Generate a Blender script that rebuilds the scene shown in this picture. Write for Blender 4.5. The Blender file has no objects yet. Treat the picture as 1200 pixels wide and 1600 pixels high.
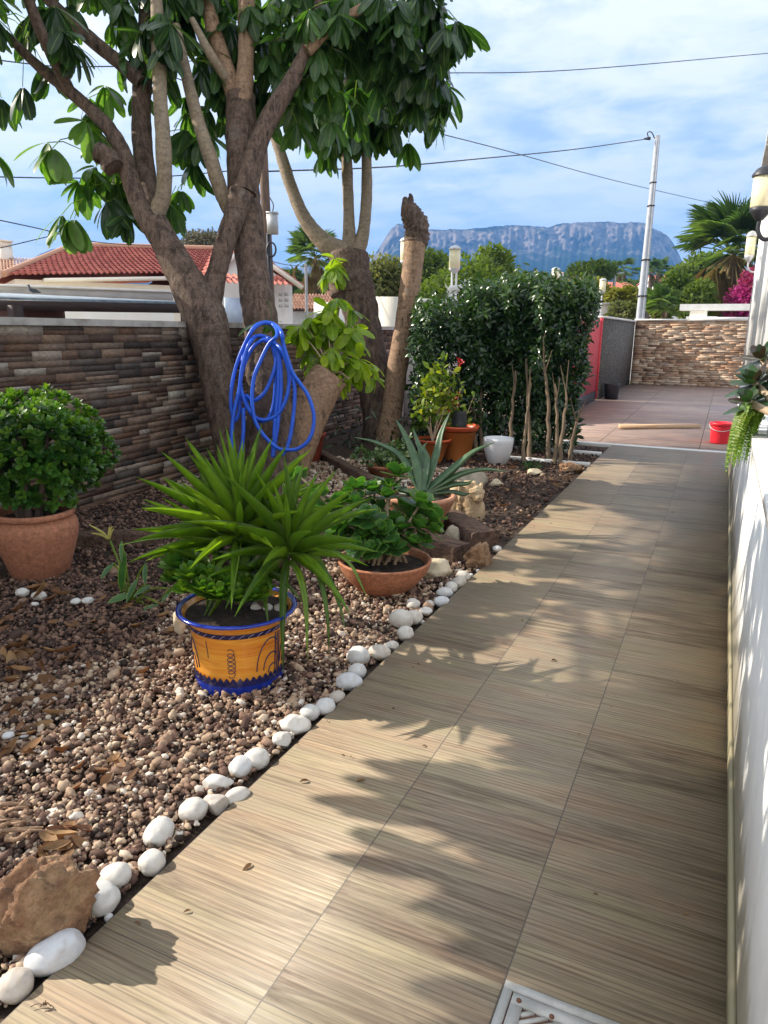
import bpy, math, random
import numpy as np
from mathutils import Vector, noise as mnoise
R_ = math.radians
random.seed(7); rng = np.random.default_rng(11)
sc = bpy.context.scene
COL = sc.collection
F, YAW, PITCH, ROLL, CH = 1121.604, 0.43365474, 0.24729989, 0.0103371, 1.6
# ---------------------------------------------------------------- camera
def cam_axes():
    cy, sy = math.cos(YAW), math.sin(YAW)
    w = np.array([-sy*math.cos(PITCH), cy*math.cos(PITCH), -math.sin(PITCH)])
    r = np.array([cy, sy, 0.0]); u = np.cross(r, w)
    return r*math.cos(ROLL)+u*math.sin(ROLL), u*math.cos(ROLL)-r*math.sin(ROLL), w
RA, UA, WA = cam_axes()
EYE = np.array([0, 0, CH])
def ray(x, y): return RA*(x-600)/F - UA*(y-800)/F + WA
def at(x, y, D=None, X=None, Y=None, Z=None):
    """the point of the place seen at a spot of the photograph, at depth D or on a plane"""
    d = ray(x, y)
    t = D if D is not None else X/d[0] if X is not None else Y/d[1] if Y is not None else (Z-CH)/d[2]
    return EYE + d*t
def dep(p): return float(np.dot(np.asarray(p)-EYE, WA))
def px(p): return dep(p)/F                                   # metres per photo pixel there
def hgt(x, y, c):
    d = ray(x, y); t = (d[0]*c[0]+d[1]*c[1])/(d[0]**2+d[1]**2)
    return CH + t*d[2]
FH = np.array([WA[0], WA[1], 0]); FH /= np.linalg.norm(FH)   # horizontal view direction
cam = bpy.data.objects.new('camera', bpy.data.cameras.new('camera')); COL.objects.link(cam)
cam.data.sensor_fit = 'VERTICAL'; cam.data.sensor_height = 24; cam.data.lens = F/1600*24
cam.data.clip_start = .05; cam.data.clip_end = 9000
from mathutils import Matrix
M = Matrix(((RA[0], UA[0], -WA[0], 0), (RA[1], UA[1], -WA[1], 0), (RA[2], UA[2], -WA[2], CH), (0, 0, 0, 1)))
cam.matrix_world = M; sc.camera = cam
# ---------------------------------------------------------------- mesh builder
def norm(v):
    v = np.asarray(v, float); return v/np.maximum(np.linalg.norm(v, axis=-1, keepdims=True), 1e-9)
ROOT = {}
class MB:
    def __init__(s): s.v = []; s.f = []; s.r = []; s.u = []; s.n = 0
    def add(s, v, f, rnd=0.5, u=0.5):
        v = np.asarray(v, float).reshape(-1, 3)
        f = np.asarray(f, int)
        s.v.append(v); s.f.append(f+s.n)
        s.r.append(np.broadcast_to(np.asarray(rnd, float), (len(v),))); s.u.append(np.broadcast_to(np.asarray(u, float), (len(v),)))
        s.n += len(v); return s
    def box(s, c, size, rz=0, rnd=.5, ax=None):
        c = np.asarray(c, float); h = np.asarray(size, float)/2
        k = np.array([[x, y, z] for x in (-1, 1) for y in (-1, 1) for z in (-1, 1)], float)*h
        if ax is not None: k = k @ np.asarray(ax)
        elif rz:
            a, b = math.cos(rz), math.sin(rz); k = np.stack([k[:, 0]*a-k[:, 1]*b, k[:, 0]*b+k[:, 1]*a, k[:, 2]], 1)
        return s.add(k+c, [[0, 1, 3, 2], [4, 6, 7, 5], [0, 4, 5, 1], [2, 3, 7, 6], [0, 2, 6, 4], [1, 5, 7, 3]], rnd)
    def beam(s, a, b, w, h, rnd=.5, up=(0, 0, 1)):
        a, b = np.asarray(a, float), np.asarray(b, float); y = norm(b-a); x = norm(np.cross(y, up)); z = np.cross(x, y)
        return s.box((a+b)/2, (w, np.linalg.norm(b-a), h), rnd=rnd, ax=[x, y, z])
    def tube(s, pts, rad, seg=8, cap=True, rnd=.5, jag=0, flat=1):
        P = np.asarray(pts, float); n = len(P); rad = np.broadcast_to(np.asarray(rad, float), (n,))
        T = norm(np.gradient(P, axis=0)); up = np.array([0.13, 0.21, .97]) if abs(T[0][2]) < .9 else np.array([1., .1, 0])
        nx = norm(np.cross(T[0], up)); V = []
        ang = np.linspace(0, 2*math.pi, seg, endpoint=False)
        for i in range(n):
            nx = norm(nx - T[i]*np.dot(nx, T[i])); ny = np.cross(T[i], nx)
            rr = rad[i]*(1+jag*rng.uniform(-1, 1, seg)) if jag else rad[i]
            V.append(P[i]+(np.cos(ang)*rr)[:, None]*nx+(np.sin(ang)*rr*flat)[:, None]*ny)
        V = np.concatenate(V); fs = []
        for i in range(n-1):
            for j in range(seg):
                k = (j+1) % seg; fs.append([i*seg+j, i*seg+k, (i+1)*seg+k, (i+1)*seg+j])
        uu = np.repeat(np.linspace(0, 1, n), seg)
        s.add(V, fs, rnd, uu)
        if cap:
            for i, o in ((0, 1), (n-1, 0)):
                ring = V[i*seg:(i+1)*seg]; vv = np.vstack([ring, ring.mean(0)])
                s.add(vv, [[j, (j+1) % seg, seg] if not o else [(j+1) % seg, j, seg] for j in range(seg)], rnd, float(i > 0))
        return s
    def lathe(s, prof, c, seg=40, rnd=.5, cap=False):
        prof = np.asarray(prof, float); a = np.linspace(0, 2*math.pi, seg, endpoint=False); n = len(prof)
        V = np.concatenate([np.stack([r*np.cos(a)+c[0], r*np.sin(a)+c[1], np.full(seg, z+c[2])], 1) for r, z in prof])
        fs = [[i*seg+j, i*seg+(j+1) % seg, (i+1)*seg+(j+1) % seg, (i+1)*seg+j] for i in range(n-1) for j in range(seg)]
        return s.add(V, fs, rnd)
    def sheet(s, p, rnd=.5): return s.add(p, [list(range(len(p)))], rnd)
    def prism(s, poly, z0, z1, rnd=.5):
        n = len(poly); v = [(x, y, z0) for x, y in poly]+[(x, y, z1) for x, y in poly]
        for i in range(n): s.add([v[i], v[(i+1) % n], v[n+(i+1) % n], v[n+i]], [[0, 1, 2, 3]], rnd)
        s.add(v[n:], [list(range(n))], rnd); s.add(v[:n][::-1], [list(range(n))], rnd); return s
    def scatter(s, tv, tf, pos, d, nrm, sx, sy=None, rnd=.5, tu=None, sz=None):
        """many copies of a template (x width, y along d, z along nrm)"""
        pos = np.asarray(pos, float).reshape(-1, 3); N = len(pos)
        if N == 0: return s
        d = norm(np.broadcast_to(d, (N, 3))); x = norm(np.cross(d, np.broadcast_to(nrm, (N, 3)))); z = np.cross(x, d)
        sx = np.broadcast_to(sx, (N,)); sy = sx if sy is None else np.broadcast_to(sy, (N,)); sz = sy if sz is None else np.broadcast_to(sz, (N,))
        tv = np.asarray(tv, float); m = len(tv)
        V = pos[:, None]+(tv[None, :, 0]*sx[:, None])[..., None]*x[:, None]+(tv[None, :, 1]*sy[:, None])[..., None]*d[:, None]+(tv[None, :, 2]*sz[:, None])[..., None]*z[:, None]
        tf = np.asarray(tf, int); Fs = (tf[None]+(np.arange(N)*m)[:, None, None]).reshape(-1, tf.shape[1])
        r = np.repeat(np.broadcast_to(rnd, (N,)), m); u = np.tile(tu if tu is not None else np.full(m, .5), N)
        return s.add(V.reshape(-1, 3), Fs, r, u)
    def build(s, name, mat, parent=None, loc=None, smooth=False):
        v = np.concatenate(s.v) if s.v else np.zeros((0, 3))
        off = np.asarray(ROOT.get(parent.name, (0, 0, 0)) if parent else (loc if loc is not None else (0, 0, 0)), float)
        v = v-off
        me = bpy.data.meshes.new(name)
        me.vertices.add(len(v)); me.vertices.foreach_set('co', v.astype(np.float32).ravel())
        loops = np.concatenate([f.ravel() for f in s.f]); sizes = np.concatenate([np.full(len(f), f.shape[1]) for f in s.f])
        me.loops.add(len(loops)); me.loops.foreach_set('vertex_index', loops.astype(np.int32))
        me.polygons.add(len(sizes)); me.polygons.foreach_set('loop_start', np.concatenate([[0], np.cumsum(sizes)[:-1]]).astype(np.int32))
        if smooth: me.polygons.foreach_set('use_smooth', np.ones(len(sizes), bool))
        for nm, arr in (('rnd', s.r), ('lx', s.u)):
            a = me.attributes.new(nm, 'FLOAT', 'POINT'); a.data.foreach_set('value', np.concatenate(arr).astype(np.float32))
        me.update(calc_edges=True); me.validate()
        me.materials.append(mat)
        o = bpy.data.objects.new(name, me); COL.objects.link(o)
        if parent: o.parent = parent; ROOT[o.name] = tuple(off)
        else: o.location = off; ROOT[o.name] = tuple(off)
        return o
def tag(o, label=None, cat=None, group=None, kind=None):
    for k, v in (('label', label), ('category', cat), ('group', group), ('kind', kind)):
        if v: o[k] = v
    return o
def thing(name, label, cat, loc, group=None):
    o = bpy.data.objects.new(name, None); COL.objects.link(o); o.empty_display_size = .1
    o.location = loc; ROOT[o.name] = tuple(loc); return tag(o, label, cat, group)
def copy_tree(o, parent=None):
    c = o.copy(); COL.objects.link(c); c.parent = parent; ROOT[c.name] = ROOT.get(o.name, (0, 0, 0))
    for ch in list(o.children): copy_tree(ch, c)
    return c
def cr(pts, n=8):
    """smooth curve through points"""
    P = np.asarray(pts, float); P = np.vstack([2*P[0]-P[1], P, 2*P[-1]-P[-2]]); out = []
    for i in range(1, len(P)-2):
        for t in np.linspace(0, 1, n, endpoint=False):
            a, b, c, d = P[i-1], P[i], P[i+1], P[i+2]
            out.append(.5*((2*b)+(-a+c)*t+(2*a-5*b+4*c-d)*t*t+(-a+3*b-3*c+d)*t**3))
    out.append(P[-2]); return np.array(out)
def ico(sub=2):
    t = (1+5**.5)/2
    v = [(-1, t, 0), (1, t, 0), (-1, -t, 0), (1, -t, 0), (0, -1, t), (0, 1, t), (0, -1, -t), (0, 1, -t), (t, 0, -1), (t, 0, 1), (-t, 0, -1), (-t, 0, 1)]
    f = [(0, 11, 5), (0, 5, 1), (0, 1, 7), (0, 7, 10), (0, 10, 11), (1, 5, 9), (5, 11, 4), (11, 10, 2), (10, 7, 6), (7, 1, 8), (3, 9, 4), (3, 4, 2), (3, 2, 6), (3, 6, 8), (3, 8, 9), (4, 9, 5), (2, 4, 11), (6, 2, 10), (8, 6, 7), (9, 8, 1)]
    v = [tuple(norm(x)) for x in v]
    for _ in range(sub):
        mid = {}; nf = []
        def m(a, b):
            k = (min(a, b), max(a, b))
            if k not in mid: mid[k] = len(v); v.append(tuple(norm((np.array(v[a])+np.array(v[b]))/2)))
            return mid[k]
        for a, b, c in f:
            x, y, z = m(a, b), m(b, c), m(c, a); nf += [(a, x, z), (b, y, x), (c, z, y), (x, y, z)]
        f = nf
    return np.array(v), np.array(f)
ICO = {k: ico(k) for k in (0, 1, 2, 3, 4)}
def rock(mb, c, size, seed=0, amp=.25, fr=1.2, sub=3, rz=0, cut=0, rnd=.5, fine=.03, tilt=0):
    v, f = ICO[sub]; out = []
    for p in v:
        q = Vector(p)*fr+Vector((seed*7.1, seed*3.3, seed*1.7))
        k = 1+amp*mnoise.noise(q)+amp*.5*mnoise.noise(q*2.1)+fine*mnoise.noise(q*6)
        if cut:
            for j in range(cut):
                h = norm([math.sin(j*2.4+seed), math.cos(j*2.4+seed*1.3), .8*math.sin(j*1.7+seed)]); dd = float(np.dot(p, h)); 
                if dd*k > .72: k = .72/dd*(1+.15*fine*mnoise.noise(q*5))
        out.append(np.array(p)*k)
    v = np.array(out)*np.asarray(size)/2
    if tilt:
        a, b = math.cos(tilt), math.sin(tilt); v = np.stack([v[:, 0]*a-v[:, 2]*b, v[:, 1], v[:, 0]*b+v[:, 2]*a], 1)
    a, b = math.cos(rz), math.sin(rz); v = np.stack([v[:, 0]*a-v[:, 1]*b, v[:, 0]*b+v[:, 1]*a, v[:, 2]], 1)
    return mb.add(v+np.asarray(c), f, rnd)
def leaf_t(n=5, shape=lambda t: math.sin(math.pi*t)**.7, curl=.15, fold=.15):
    v = []; u = []
    for i in range(n+1):
        t = i/n; w = max(shape(t), .015)/2; z = -curl*t*t
        v += [(-w, t, z+fold*w), (0, t, z), (w, t, z+fold*w)]; u += [1, 0, 1]
    f = []
    for i in range(n):
        a = i*3; f += [(a, a+1, a+4, a+3), (a+1, a+2, a+5, a+4)]
    return np.array(v), np.array(f), np.array(u, float)
# ---------------------------------------------------------------- materials
def newmat(name):
    m = bpy.data.materials.new(name); m.use_nodes = True; nt = m.node_tree; nt.nodes.clear()
    out = nt.nodes.new('ShaderNodeOutputMaterial'); b = nt.nodes.new('ShaderNodeBsdfPrincipled'); nt.links.new(b.outputs[0], out.inputs[0])
    return m, nt, b, out
def N(nt, t, **k):
    n = nt.nodes.new('ShaderNode'+t)
    for a, v in k.items():
        if a in ('operation', 'blend_type', 'data_type', 'attribute_name', 'noise_dimensions', 'feature', 'wave_type', 'bands_direction', 'distance', 'offset', 'offset_frequency', 'squash', 'squash_frequency'): setattr(n, a, v)
        else: n.inputs[a].default_value = v
    return n
def ramp(nt, fac, stops, interp='LINEAR'):
    r = nt.nodes.new('ShaderNodeValToRGB'); r.color_ramp.interpolation = interp
    while len(r.color_ramp.elements) < len(stops): r.color_ramp.elements.new(.5)
    for e, (p, c) in zip(r.color_ramp.elements, stops): e.position = p; e.color = (*c, 1) if len(c) == 3 else c
    nt.links.new(fac, r.inputs[0]); return r.outputs[0]
def mix(nt, a, b, fac, bt='MIX'):
    n = nt.nodes.new('ShaderNodeMix'); n.data_type = 'RGBA'; n.blend_type = bt
    for i, x in ((0, fac), (6, a), (7, b)):
        if isinstance(x, (int, float)): n.inputs[i].default_value = x
        elif isinstance(x, tuple): n.inputs[i].default_value = (*x, 1)
        else: nt.links.new(x, n.inputs[i])
    return n.outputs[2]
def math_(nt, op, a, b=None):
    n = nt.nodes.new('ShaderNodeMath'); n.operation = op
    for i, x in ((0, a), (1, b)):
        if x is None: continue
        if isinstance(x, (int, float)): n.inputs[i].default_value = x
        else: nt.links.new(x, n.inputs[i])
    return n.outputs[0]
def coords(nt, scale=(1, 1, 1), loc=(0, 0, 0), rot=(0, 0, 0)):
    t = nt.nodes.new('ShaderNodeTexCoord'); m = nt.nodes.new('ShaderNodeMapping')
    m.inputs['Scale'].default_value = scale; m.inputs['Location'].default_value = loc; m.inputs['Rotation'].default_value = rot
    nt.links.new(t.outputs['Object'], m.inputs[0]); return m.outputs[0]
def noise(nt, vec, scale, detail=4, rough=.55, dist=0):
    n = nt.nodes.new('ShaderNodeTexNoise'); n.inputs['Scale'].default_value = scale; n.inputs['Detail'].default_value = detail
    n.inputs['Roughness'].default_value = rough; n.inputs['Distortion'].default_value = dist; nt.links.new(vec, n.inputs['Vector']); return n.outputs['Fac']
def bump(nt, b, h, strength=.4, dist=.01):
    n = nt.nodes.new('ShaderNodeBump'); n.inputs['Strength'].default_value = strength; n.inputs['Distance'].default_value = dist
    nt.links.new(h, n.inputs['Height']); nt.links.new(n.outputs[0], b.inputs['Normal']); return n
def attr(nt, name):
    a = nt.nodes.new('ShaderNodeAttribute'); a.attribute_name = name; return a.outputs['Fac']
def pm(name, stops, scale=6, rough=.7, bs=.3, bd=.01, bscale=None, stretch=(1, 1, 1), detail=5, spec=.4, use_rnd=0, dist=0, contrast=None, metal=0, rnd_stops=None, fine=None):
    """a surface whose colour wanders between stops, with a matching bump"""
    m, nt, b, out = newmat(name); vec = coords(nt, stretch)
    n = noise(nt, vec, scale, detail, .6, dist)
    if len(stops) == 1: stops = [tuple(x*.86 for x in stops[0]), tuple(min(1, x*1.12) for x in stops[0])]
    k = len(stops); col = ramp(nt, n, [(.3+.4*i/(k-1), c) for i, c in enumerate(stops)])
    if rnd_stops:
        rc = ramp(nt, attr(nt, 'rnd'), [(i/(len(rnd_stops)-1), c) for i, c in enumerate(rnd_stops)])
        col = mix(nt, rc, col, use_rnd or .3, 'MULTIPLY' if use_rnd == 9 else 'MIX')
    if fine:
        n3 = noise(nt, coords(nt, (1, 1, 1)), fine, 3, .7); col = mix(nt, col, ramp(nt, n3, [(.3, (.6, .6, .6)), (.7, (1.15, 1.15, 1.15))]), 1.0, 'MULTIPLY')
    nt.links.new(col, b.inputs['Base Color']); b.inputs['Roughness'].default_value = rough; b.inputs['Specular IOR Level'].default_value = spec; b.inputs['Metallic'].default_value = metal
    if bs:
        n2 = noise(nt, vec, bscale or scale*3, 6, .65); bump(nt, b, n2, bs, bd)
    return m
def leafmat(name, stops, rough=.35, trans=.35, tcol=None, rib=None, spec=.5, edge=None):
    m, nt, b, out = newmat(name)
    col = ramp(nt, attr(nt, 'rnd'), [(i/(len(stops)-1), c) for i, c in enumerate(stops)])
    vec = coords(nt); n = noise(nt, vec, 14, 3); col = mix(nt, col, ramp(nt, n, [(.3, (.72, .75, .7)), (.7, (1.2, 1.18, 1.1))]), 1.0, 'MULTIPLY')
    if rib: col = mix(nt, rib, col, ramp(nt, attr(nt, 'lx'), [(.05, (0, 0, 0)), (.16, (1, 1, 1))]))
    if edge: col = mix(nt, col, edge, ramp(nt, attr(nt, 'lx'), [(.75, (0, 0, 0)), (1, (1, 1, 1))]))
    nt.links.new(col, b.inputs['Base Color']); b.inputs['Roughness'].default_value = rough; b.inputs['Specular IOR Level'].default_value = spec
    t = nt.nodes.new('ShaderNodeBsdfTranslucent')
    tc = mix(nt, col, tcol or (1.6, 1.9, .5), 1.0, 'MULTIPLY') ; nt.links.new(tc, t.inputs[0])
    ms = nt.nodes.new('ShaderNodeMixShader'); ms.inputs[0].default_value = trans
    nt.links.new(b.outputs[0], ms.inputs[1]); nt.links.new(t.outputs[0], ms.inputs[2]); nt.links.new(ms.outputs[0], out.inputs[0])
    return m
MT = {}
def stonemat(name, stops):
    """colour of one cladding piece from its own number, with grain and grime"""
    m, nt, b, out = newmat(name); col = ramp(nt, attr(nt, 'rnd'), [(i/(len(stops)-1), q) for i, q in enumerate(stops)])
    n = noise(nt, coords(nt, (9, 9, 22)), 2.6, 8, .72, .4); col = mix(nt, col, ramp(nt, n, [(.30, (.42, .42, .43)), (.70, (1.45, 1.4, 1.33))]), 1.0, 'MULTIPLY')
    n4 = noise(nt, coords(nt), 1.1, 5, .6); col = mix(nt, col, ramp(nt, n4, [(.3, (.78, .78, .80)), (.7, (1.12, 1.1, 1.07))]), 1.0, 'MULTIPLY')
    nt.links.new(col, b.inputs['Base Color']); b.inputs['Roughness'].default_value = .75; b.inputs['Specular IOR Level'].default_value = .3; bump(nt, b, n, .45, .005); return m
def ledger(mb, p0, p1, z0, z1, rows=(.04, .075), lens=(.12, .36), proud=.016, panel=.62, seed=1):
    """split-stone pieces of uneven height, length and projection on the vertical face p0-p1"""
    r = np.random.default_rng(seed); p0, p1 = np.array([*p0, 0.]), np.array([*p1, 0.]); L = np.linalg.norm(p1-p0); u = (p1-p0)/L; nrm = np.array([u[1], -u[0], 0]); z = z0
    while z < z1-.004:
        h = min(r.uniform(*rows), z1-z); h = h if z1-z-h > rows[0]*.6 else z1-z; a = 0.0
        while a < L-.001:
            l = min(r.uniform(*lens), L-a); k = r.random() < .25 and h > rows[0]*1.4
            for zz, hh in (((z, h/2), (z+h/2, h/2)) if k else ((z, h),)):
                d = r.uniform(.003, proud); t = r.uniform(-.002, .002); g = .0003; A, B = p0+u*(a+g), p0+u*(a+l-g)
                v = [A+[0, 0, zz+g], B+[0, 0, zz+g], B+[0, 0, zz+hh-g], A+[0, 0, zz+hh-g]]; f = [q+nrm*(d+(t if i in (1, 2) else -t)) for i, q in enumerate(v)]
                mb.add(v+f, [[4, 5, 6, 7], [0, 1, 5, 4], [1, 2, 6, 5], [2, 3, 7, 6], [3, 0, 4, 7]], r.random())
            a += l
        z += h
    return mb
MT['ledger'] = stonemat('stone ledger dark', [(.03, .026, .024), (.12, .07, .048), (.19, .125, .088), (.06, .05, .044), (.27, .19, .135), (.155, .085, .052), (.10, .085, .072), (.23, .16, .115), (.40, .36, .30)])
MT['ledger2'] = stonemat('stone ledger tan', [(.16, .09, .06), (.54, .37, .25), (.32, .20, .13), (.70, .56, .42), (.46, .27, .17), (.62, .50, .39), (.38, .30, .24)])
# ---------------------------------------------------------------- floor materials
def plankmat(name, tile_w, tile_l, x0, stops, groove=.0185, glev=.35, ext=1.0, joint=.0035, rough=.5):
    m, nt, b, out = newmat(name); t = nt.nodes.new('ShaderNodeTexCoord'); s = nt.nodes.new('ShaderNodeSeparateXYZ'); nt.links.new(t.outputs['Object'], s.inputs[0])
    X, Y = s.outputs[0], s.outputs[1]
    cx = math_(nt, 'DIVIDE', math_(nt, 'SUBTRACT', X, x0), tile_w); ix = math_(nt, 'FLOOR', cx); fx = math_(nt, 'FRACT', cx)
    cy = math_(nt, 'ADD', math_(nt, 'DIVIDE', math_(nt, 'SUBTRACT', Y, 1.165), tile_l), 20.0); iy = math_(nt, 'FLOOR', cy); fy = math_(nt, 'FRACT', cy)
    # printed boards inside each tile
    py = math_(nt, 'MULTIPLY', fy, 7.0); pid = math_(nt, 'FLOOR', py)
    def wn(*ins):
        c = nt.nodes.new('ShaderNodeCombineXYZ')
        for i, q in enumerate(ins): nt.links.new(q, c.inputs[i])
        w = nt.nodes.new('ShaderNodeTexWhiteNoise'); w.noise_dimensions = '3D'; nt.links.new(c.outputs[0], w.inputs['Vector']); return w.outputs['Value']
    tid = wn(ix, iy); bid = wn(ix, iy, pid)
    # grain stretched across the path, shifted per tile
    cmb = nt.nodes.new('ShaderNodeCombineXYZ')
    nt.links.new(math_(nt, 'ADD', math_(nt, 'MULTIPLY', X, 1.3), math_(nt, 'MULTIPLY', tid, 37.0)), cmb.inputs[0]); nt.links.new(math_(nt, 'MULTIPLY', Y, 14.0), cmb.inputs[1]); nt.links.new(math_(nt, 'MULTIPLY', bid, 3.0), cmb.inputs[2])
    g1 = noise(nt, cmb.outputs[0], 1.6, 6, .62, 1.4)
    cm2 = nt.nodes.new('ShaderNodeCombineXYZ'); nt.links.new(math_(nt, 'MULTIPLY', X, 2.0), cm2.inputs[0]); nt.links.new(math_(nt, 'MULTIPLY', Y, 135.0), cm2.inputs[1]); nt.links.new(tid, cm2.inputs[2])
    g2 = noise(nt, cm2.outputs[0], 1.0, 4, .7, .4)
    f = math_(nt, 'ADD', math_(nt, 'MULTIPLY', g1, .76), math_(nt, 'MULTIPLY', bid, .28)); f = math_(nt, 'ADD', f, math_(nt, 'MULTIPLY', math_(nt, 'SUBTRACT', tid, .5), .10))
    col = ramp(nt, f, [(.28+.44*i/(len(stops)-1), c) for i, c in enumerate(stops)])
    col = mix(nt, col, ramp(nt, g2, [(.33, (.58, .54, .50)), (.5, (.98, .97, .95)), (.7, (1.12, 1.12, 1.10))]), 1.0, 'MULTIPLY')
    hu = noise(nt, coords(nt, (1.2, 5, 1)), 1.7, 3); col = mix(nt, col, ramp(nt, hu, [(.32, (1.05, .96, .93)), (.5, (1, 1, 1)), (.68, (.96, 1.0, .92))]), 1.0, 'MULTIPLY')
    big = noise(nt, coords(nt, (1, 1, 1)), 1.3, 5); col = mix(nt, col, ramp(nt, big, [(.3, (.82, .84, .86)), (.7, (1.1, 1.08, 1.04))]), 1.0, 'MULTIPLY')
    st = noise(nt, coords(nt, (1, 1, 1), (3, 1, 0)), 9, 5, .7); col = mix(nt, col, (.16, .13, .10), ramp(nt, st, [(.66, (0, 0, 0)), (.8, (.35, .35, .35))]))
    # fine anti-slip grooves across
    gr = math_(nt, 'ABSOLUTE', math_(nt, 'SUBTRACT', math_(nt, 'FRACT', math_(nt, 'DIVIDE', Y, groove)), .5))
    line = ramp(nt, gr, [(.30, (1, 1, 1)), (.46, (1-glev, 1-glev, 1-glev))]); col = mix(nt, col, line, 1.0, 'MULTIPLY')
    jx = math_(nt, 'LESS_THAN', math_(nt, 'ABSOLUTE', math_(nt, 'SUBTRACT', fx, .5)), .5-joint/tile_w/2); jy = math_(nt, 'LESS_THAN', math_(nt, 'ABSOLUTE', math_(nt, 'SUBTRACT', fy, .5)), .5-joint/tile_l/2*.7)
    j = math_(nt, 'MULTIPLY', jx, jy); col = mix(nt, (.10, .085, .07), col, j)
    nt.links.new(col, b.inputs['Base Color']); b.inputs['Roughness'].default_value = rough; b.inputs['Specular IOR Level'].default_value = .35
    nt.links.new(ramp(nt, g1, [(.3, (rough+.14,)*3), (.7, (rough-.06,)*3)]), b.inputs['Roughness'])
    h = math_(nt, 'SUBTRACT', math_(nt, 'ADD', math_(nt, 'MULTIPLY', g1, .3), math_(nt, 'MULTIPLY', g2, .25)), math_(nt, 'MULTIPLY', gr, .9)); h = math_(nt, 'ADD', h, math_(nt, 'MULTIPLY', j, .8)); bump(nt, b, h, .35, .003)
    return m
MT['path'] = plankmat('wood look tile', .525, 1.05, -1.382, [(.165, .122, .086), (.245, .192, .136), (.315, .252, .175), (.275, .222, .158), (.355, .285, .195)], glev=.26, joint=.004)
MT['patio'] = plankmat('patio boards', 1.4, .62, -3.0, [(.21, .145, .14), (.44, .32, .28), (.34, .25, .24), (.55, .41, .33)], groove=.09, glev=.35, joint=.012)
MT['soil'] = pm('dark soil', [(.018, .013, .010), (.05, .036, .027), (.09, .065, .048)], 18, .95, 1.0, .03, 60)
MT['mulch'] = pm('bark soil', [(.03, .02, .015), (.085, .055, .038), (.16, .11, .08)], 30, .95, 1.0, .03, 80)
MT['earth'] = pm('dry earth', [(.20, .16, .11), (.30, .25, .18), (.12, .12, .06)], .08, .95, .2, .05)
MT['white'] = pm('white render', [(.60, .60, .59), (.76, .76, .75), (.80, .80, .79)], 2.2, .75, .25, .004, 70, detail=9, stretch=(1, 1, .6))
MT['grimy'] = pm('grimy white render', [(.58, .58, .575), (.72, .72, .71), (.78, .78, .77)], 2.4, .75, .35, .004, 60, detail=9, stretch=(1, 1, .5))
MT['cream'] = pm('cream render', [(.80, .74, .62), (.88, .83, .74)], 1.2, .8, .12, .004, 60)
MT['wallgrey'] = pm('grey render', [(.36, .35, .33), (.48, .46, .43)], 3, .8, .2, .004, 60)
MT['coping'] = pm('coping concrete', [(.22, .19, .16), (.42, .39, .35), (.52, .49, .44)], 5, .8, .3, .004, 50)
MT['capwhite'] = pm('white capping', [(.68, .67, .64), (.84, .83, .80)], 4, .7, .1, .003, 50)
MT['pebbledash'] = pm('pebble dash', [(.012, .011, .01), (.20, .18, .16), (.015, .014, .012), (.42, .38, .34)], 17, .85, 1.0, .02, 70, detail=2)
MT['terracotta'] = pm('terracotta', [(.40, .15, .075), (.50, .20, .105), (.55, .25, .14)], 5, .8, .22, .003, 90, fine=40)
MT['terracotta_pale'] = pm('pale terracotta', [(.46, .21, .12), (.58, .29, .18), (.50, .24, .14)], 6, .8, .3, .003, 80, fine=30)
MT['terracotta_line'] = pm('thrown terracotta', [(.36, .145, .078), (.46, .195, .11), (.40, .165, .09)], 4, .85, .35, .004, 20, stretch=(1, 1, 14), fine=40)
MT['plasticor'] = pm('orange plastic', [(.50, .16, .035), (.58, .20, .05)], 3, .42, .05, .002, 40)
MT['plasticrim'] = pm('red orange plastic', [(.52, .085, .03), (.60, .12, .04)], 3, .4, .05, .002, 40)
MT['whiteplastic'] = pm('white plastic', [(.72, .73, .76), (.80, .80, .82)], 3, .35, .04, .002, 40)
MT['redplastic'] = pm('red plastic', [(.70, .02, .035), (.78, .035, .05)], 3, .35, .04, .002, 30)
MT['blackplastic'] = pm('black plastic', [(.02, .022, .026), (.05, .052, .058)], 6, .4, .1, .002, 40)
MT['hose'] = pm('blue hose', [(.008, .075, .52), (.02, .12, .66)], 8, .32, .05, .001, 60)
MT['bark'] = pm('bark', [(.045, .029, .022), (.12, .078, .057), (.20, .135, .10), (.08, .054, .041)], 5, .85, .8, .012, 30, stretch=(2.6, 2.6, 1.1), fine=46)
MT['barkpale'] = pm('pale bark', [(.22, .17, .12), (.36, .28, .19), (.28, .22, .16)], 5, .8, .5, .008, 22, stretch=(1, 1, 3.5), fine=26)
MT['barktan'] = pm('tan bark', [(.24, .14, .085), (.38, .24, .15), (.30, .185, .115)], 5, .8, .5, .008, 20, stretch=(1.2, 1.2, 3.), fine=30)
for nm_ in ('bark', 'barktan'):
    nt = MT[nm_].node_tree; bs = [n for n in nt.nodes if n.type == 'BSDF_PRINCIPLED'][0]; old = bs.inputs['Base Color'].links[0].from_socket
    ck = ramp(nt, noise(nt, coords(nt, (7, 7, 1.6)), 3.2, 9, .72, .8), [(.36, (.30, .27, .25)), (.45, (1, 1, 1)), (.66, (1.1, 1.1, 1.08))]); li = ramp(nt, noise(nt, coords(nt, (1, 1, 1), (5, 2, 1)), 3.3, 6, .7), [(.60, (0, 0, 0)), (.70, (.45, .45, .45))])
    rg = ramp(nt, noise(nt, coords(nt, (1.5, 1.5, 16)), 1.3, 3, .6, .5), [(.33, (.62, .6, .58)), (.40, (1, 1, 1))])
    nt.links.new(mix(nt, mix(nt, mix(nt, old, ck, 1.0, 'MULTIPLY'), rg, .8, 'MULTIPLY'), (.27, .25, .22), li), bs.inputs['Base Color'])
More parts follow.
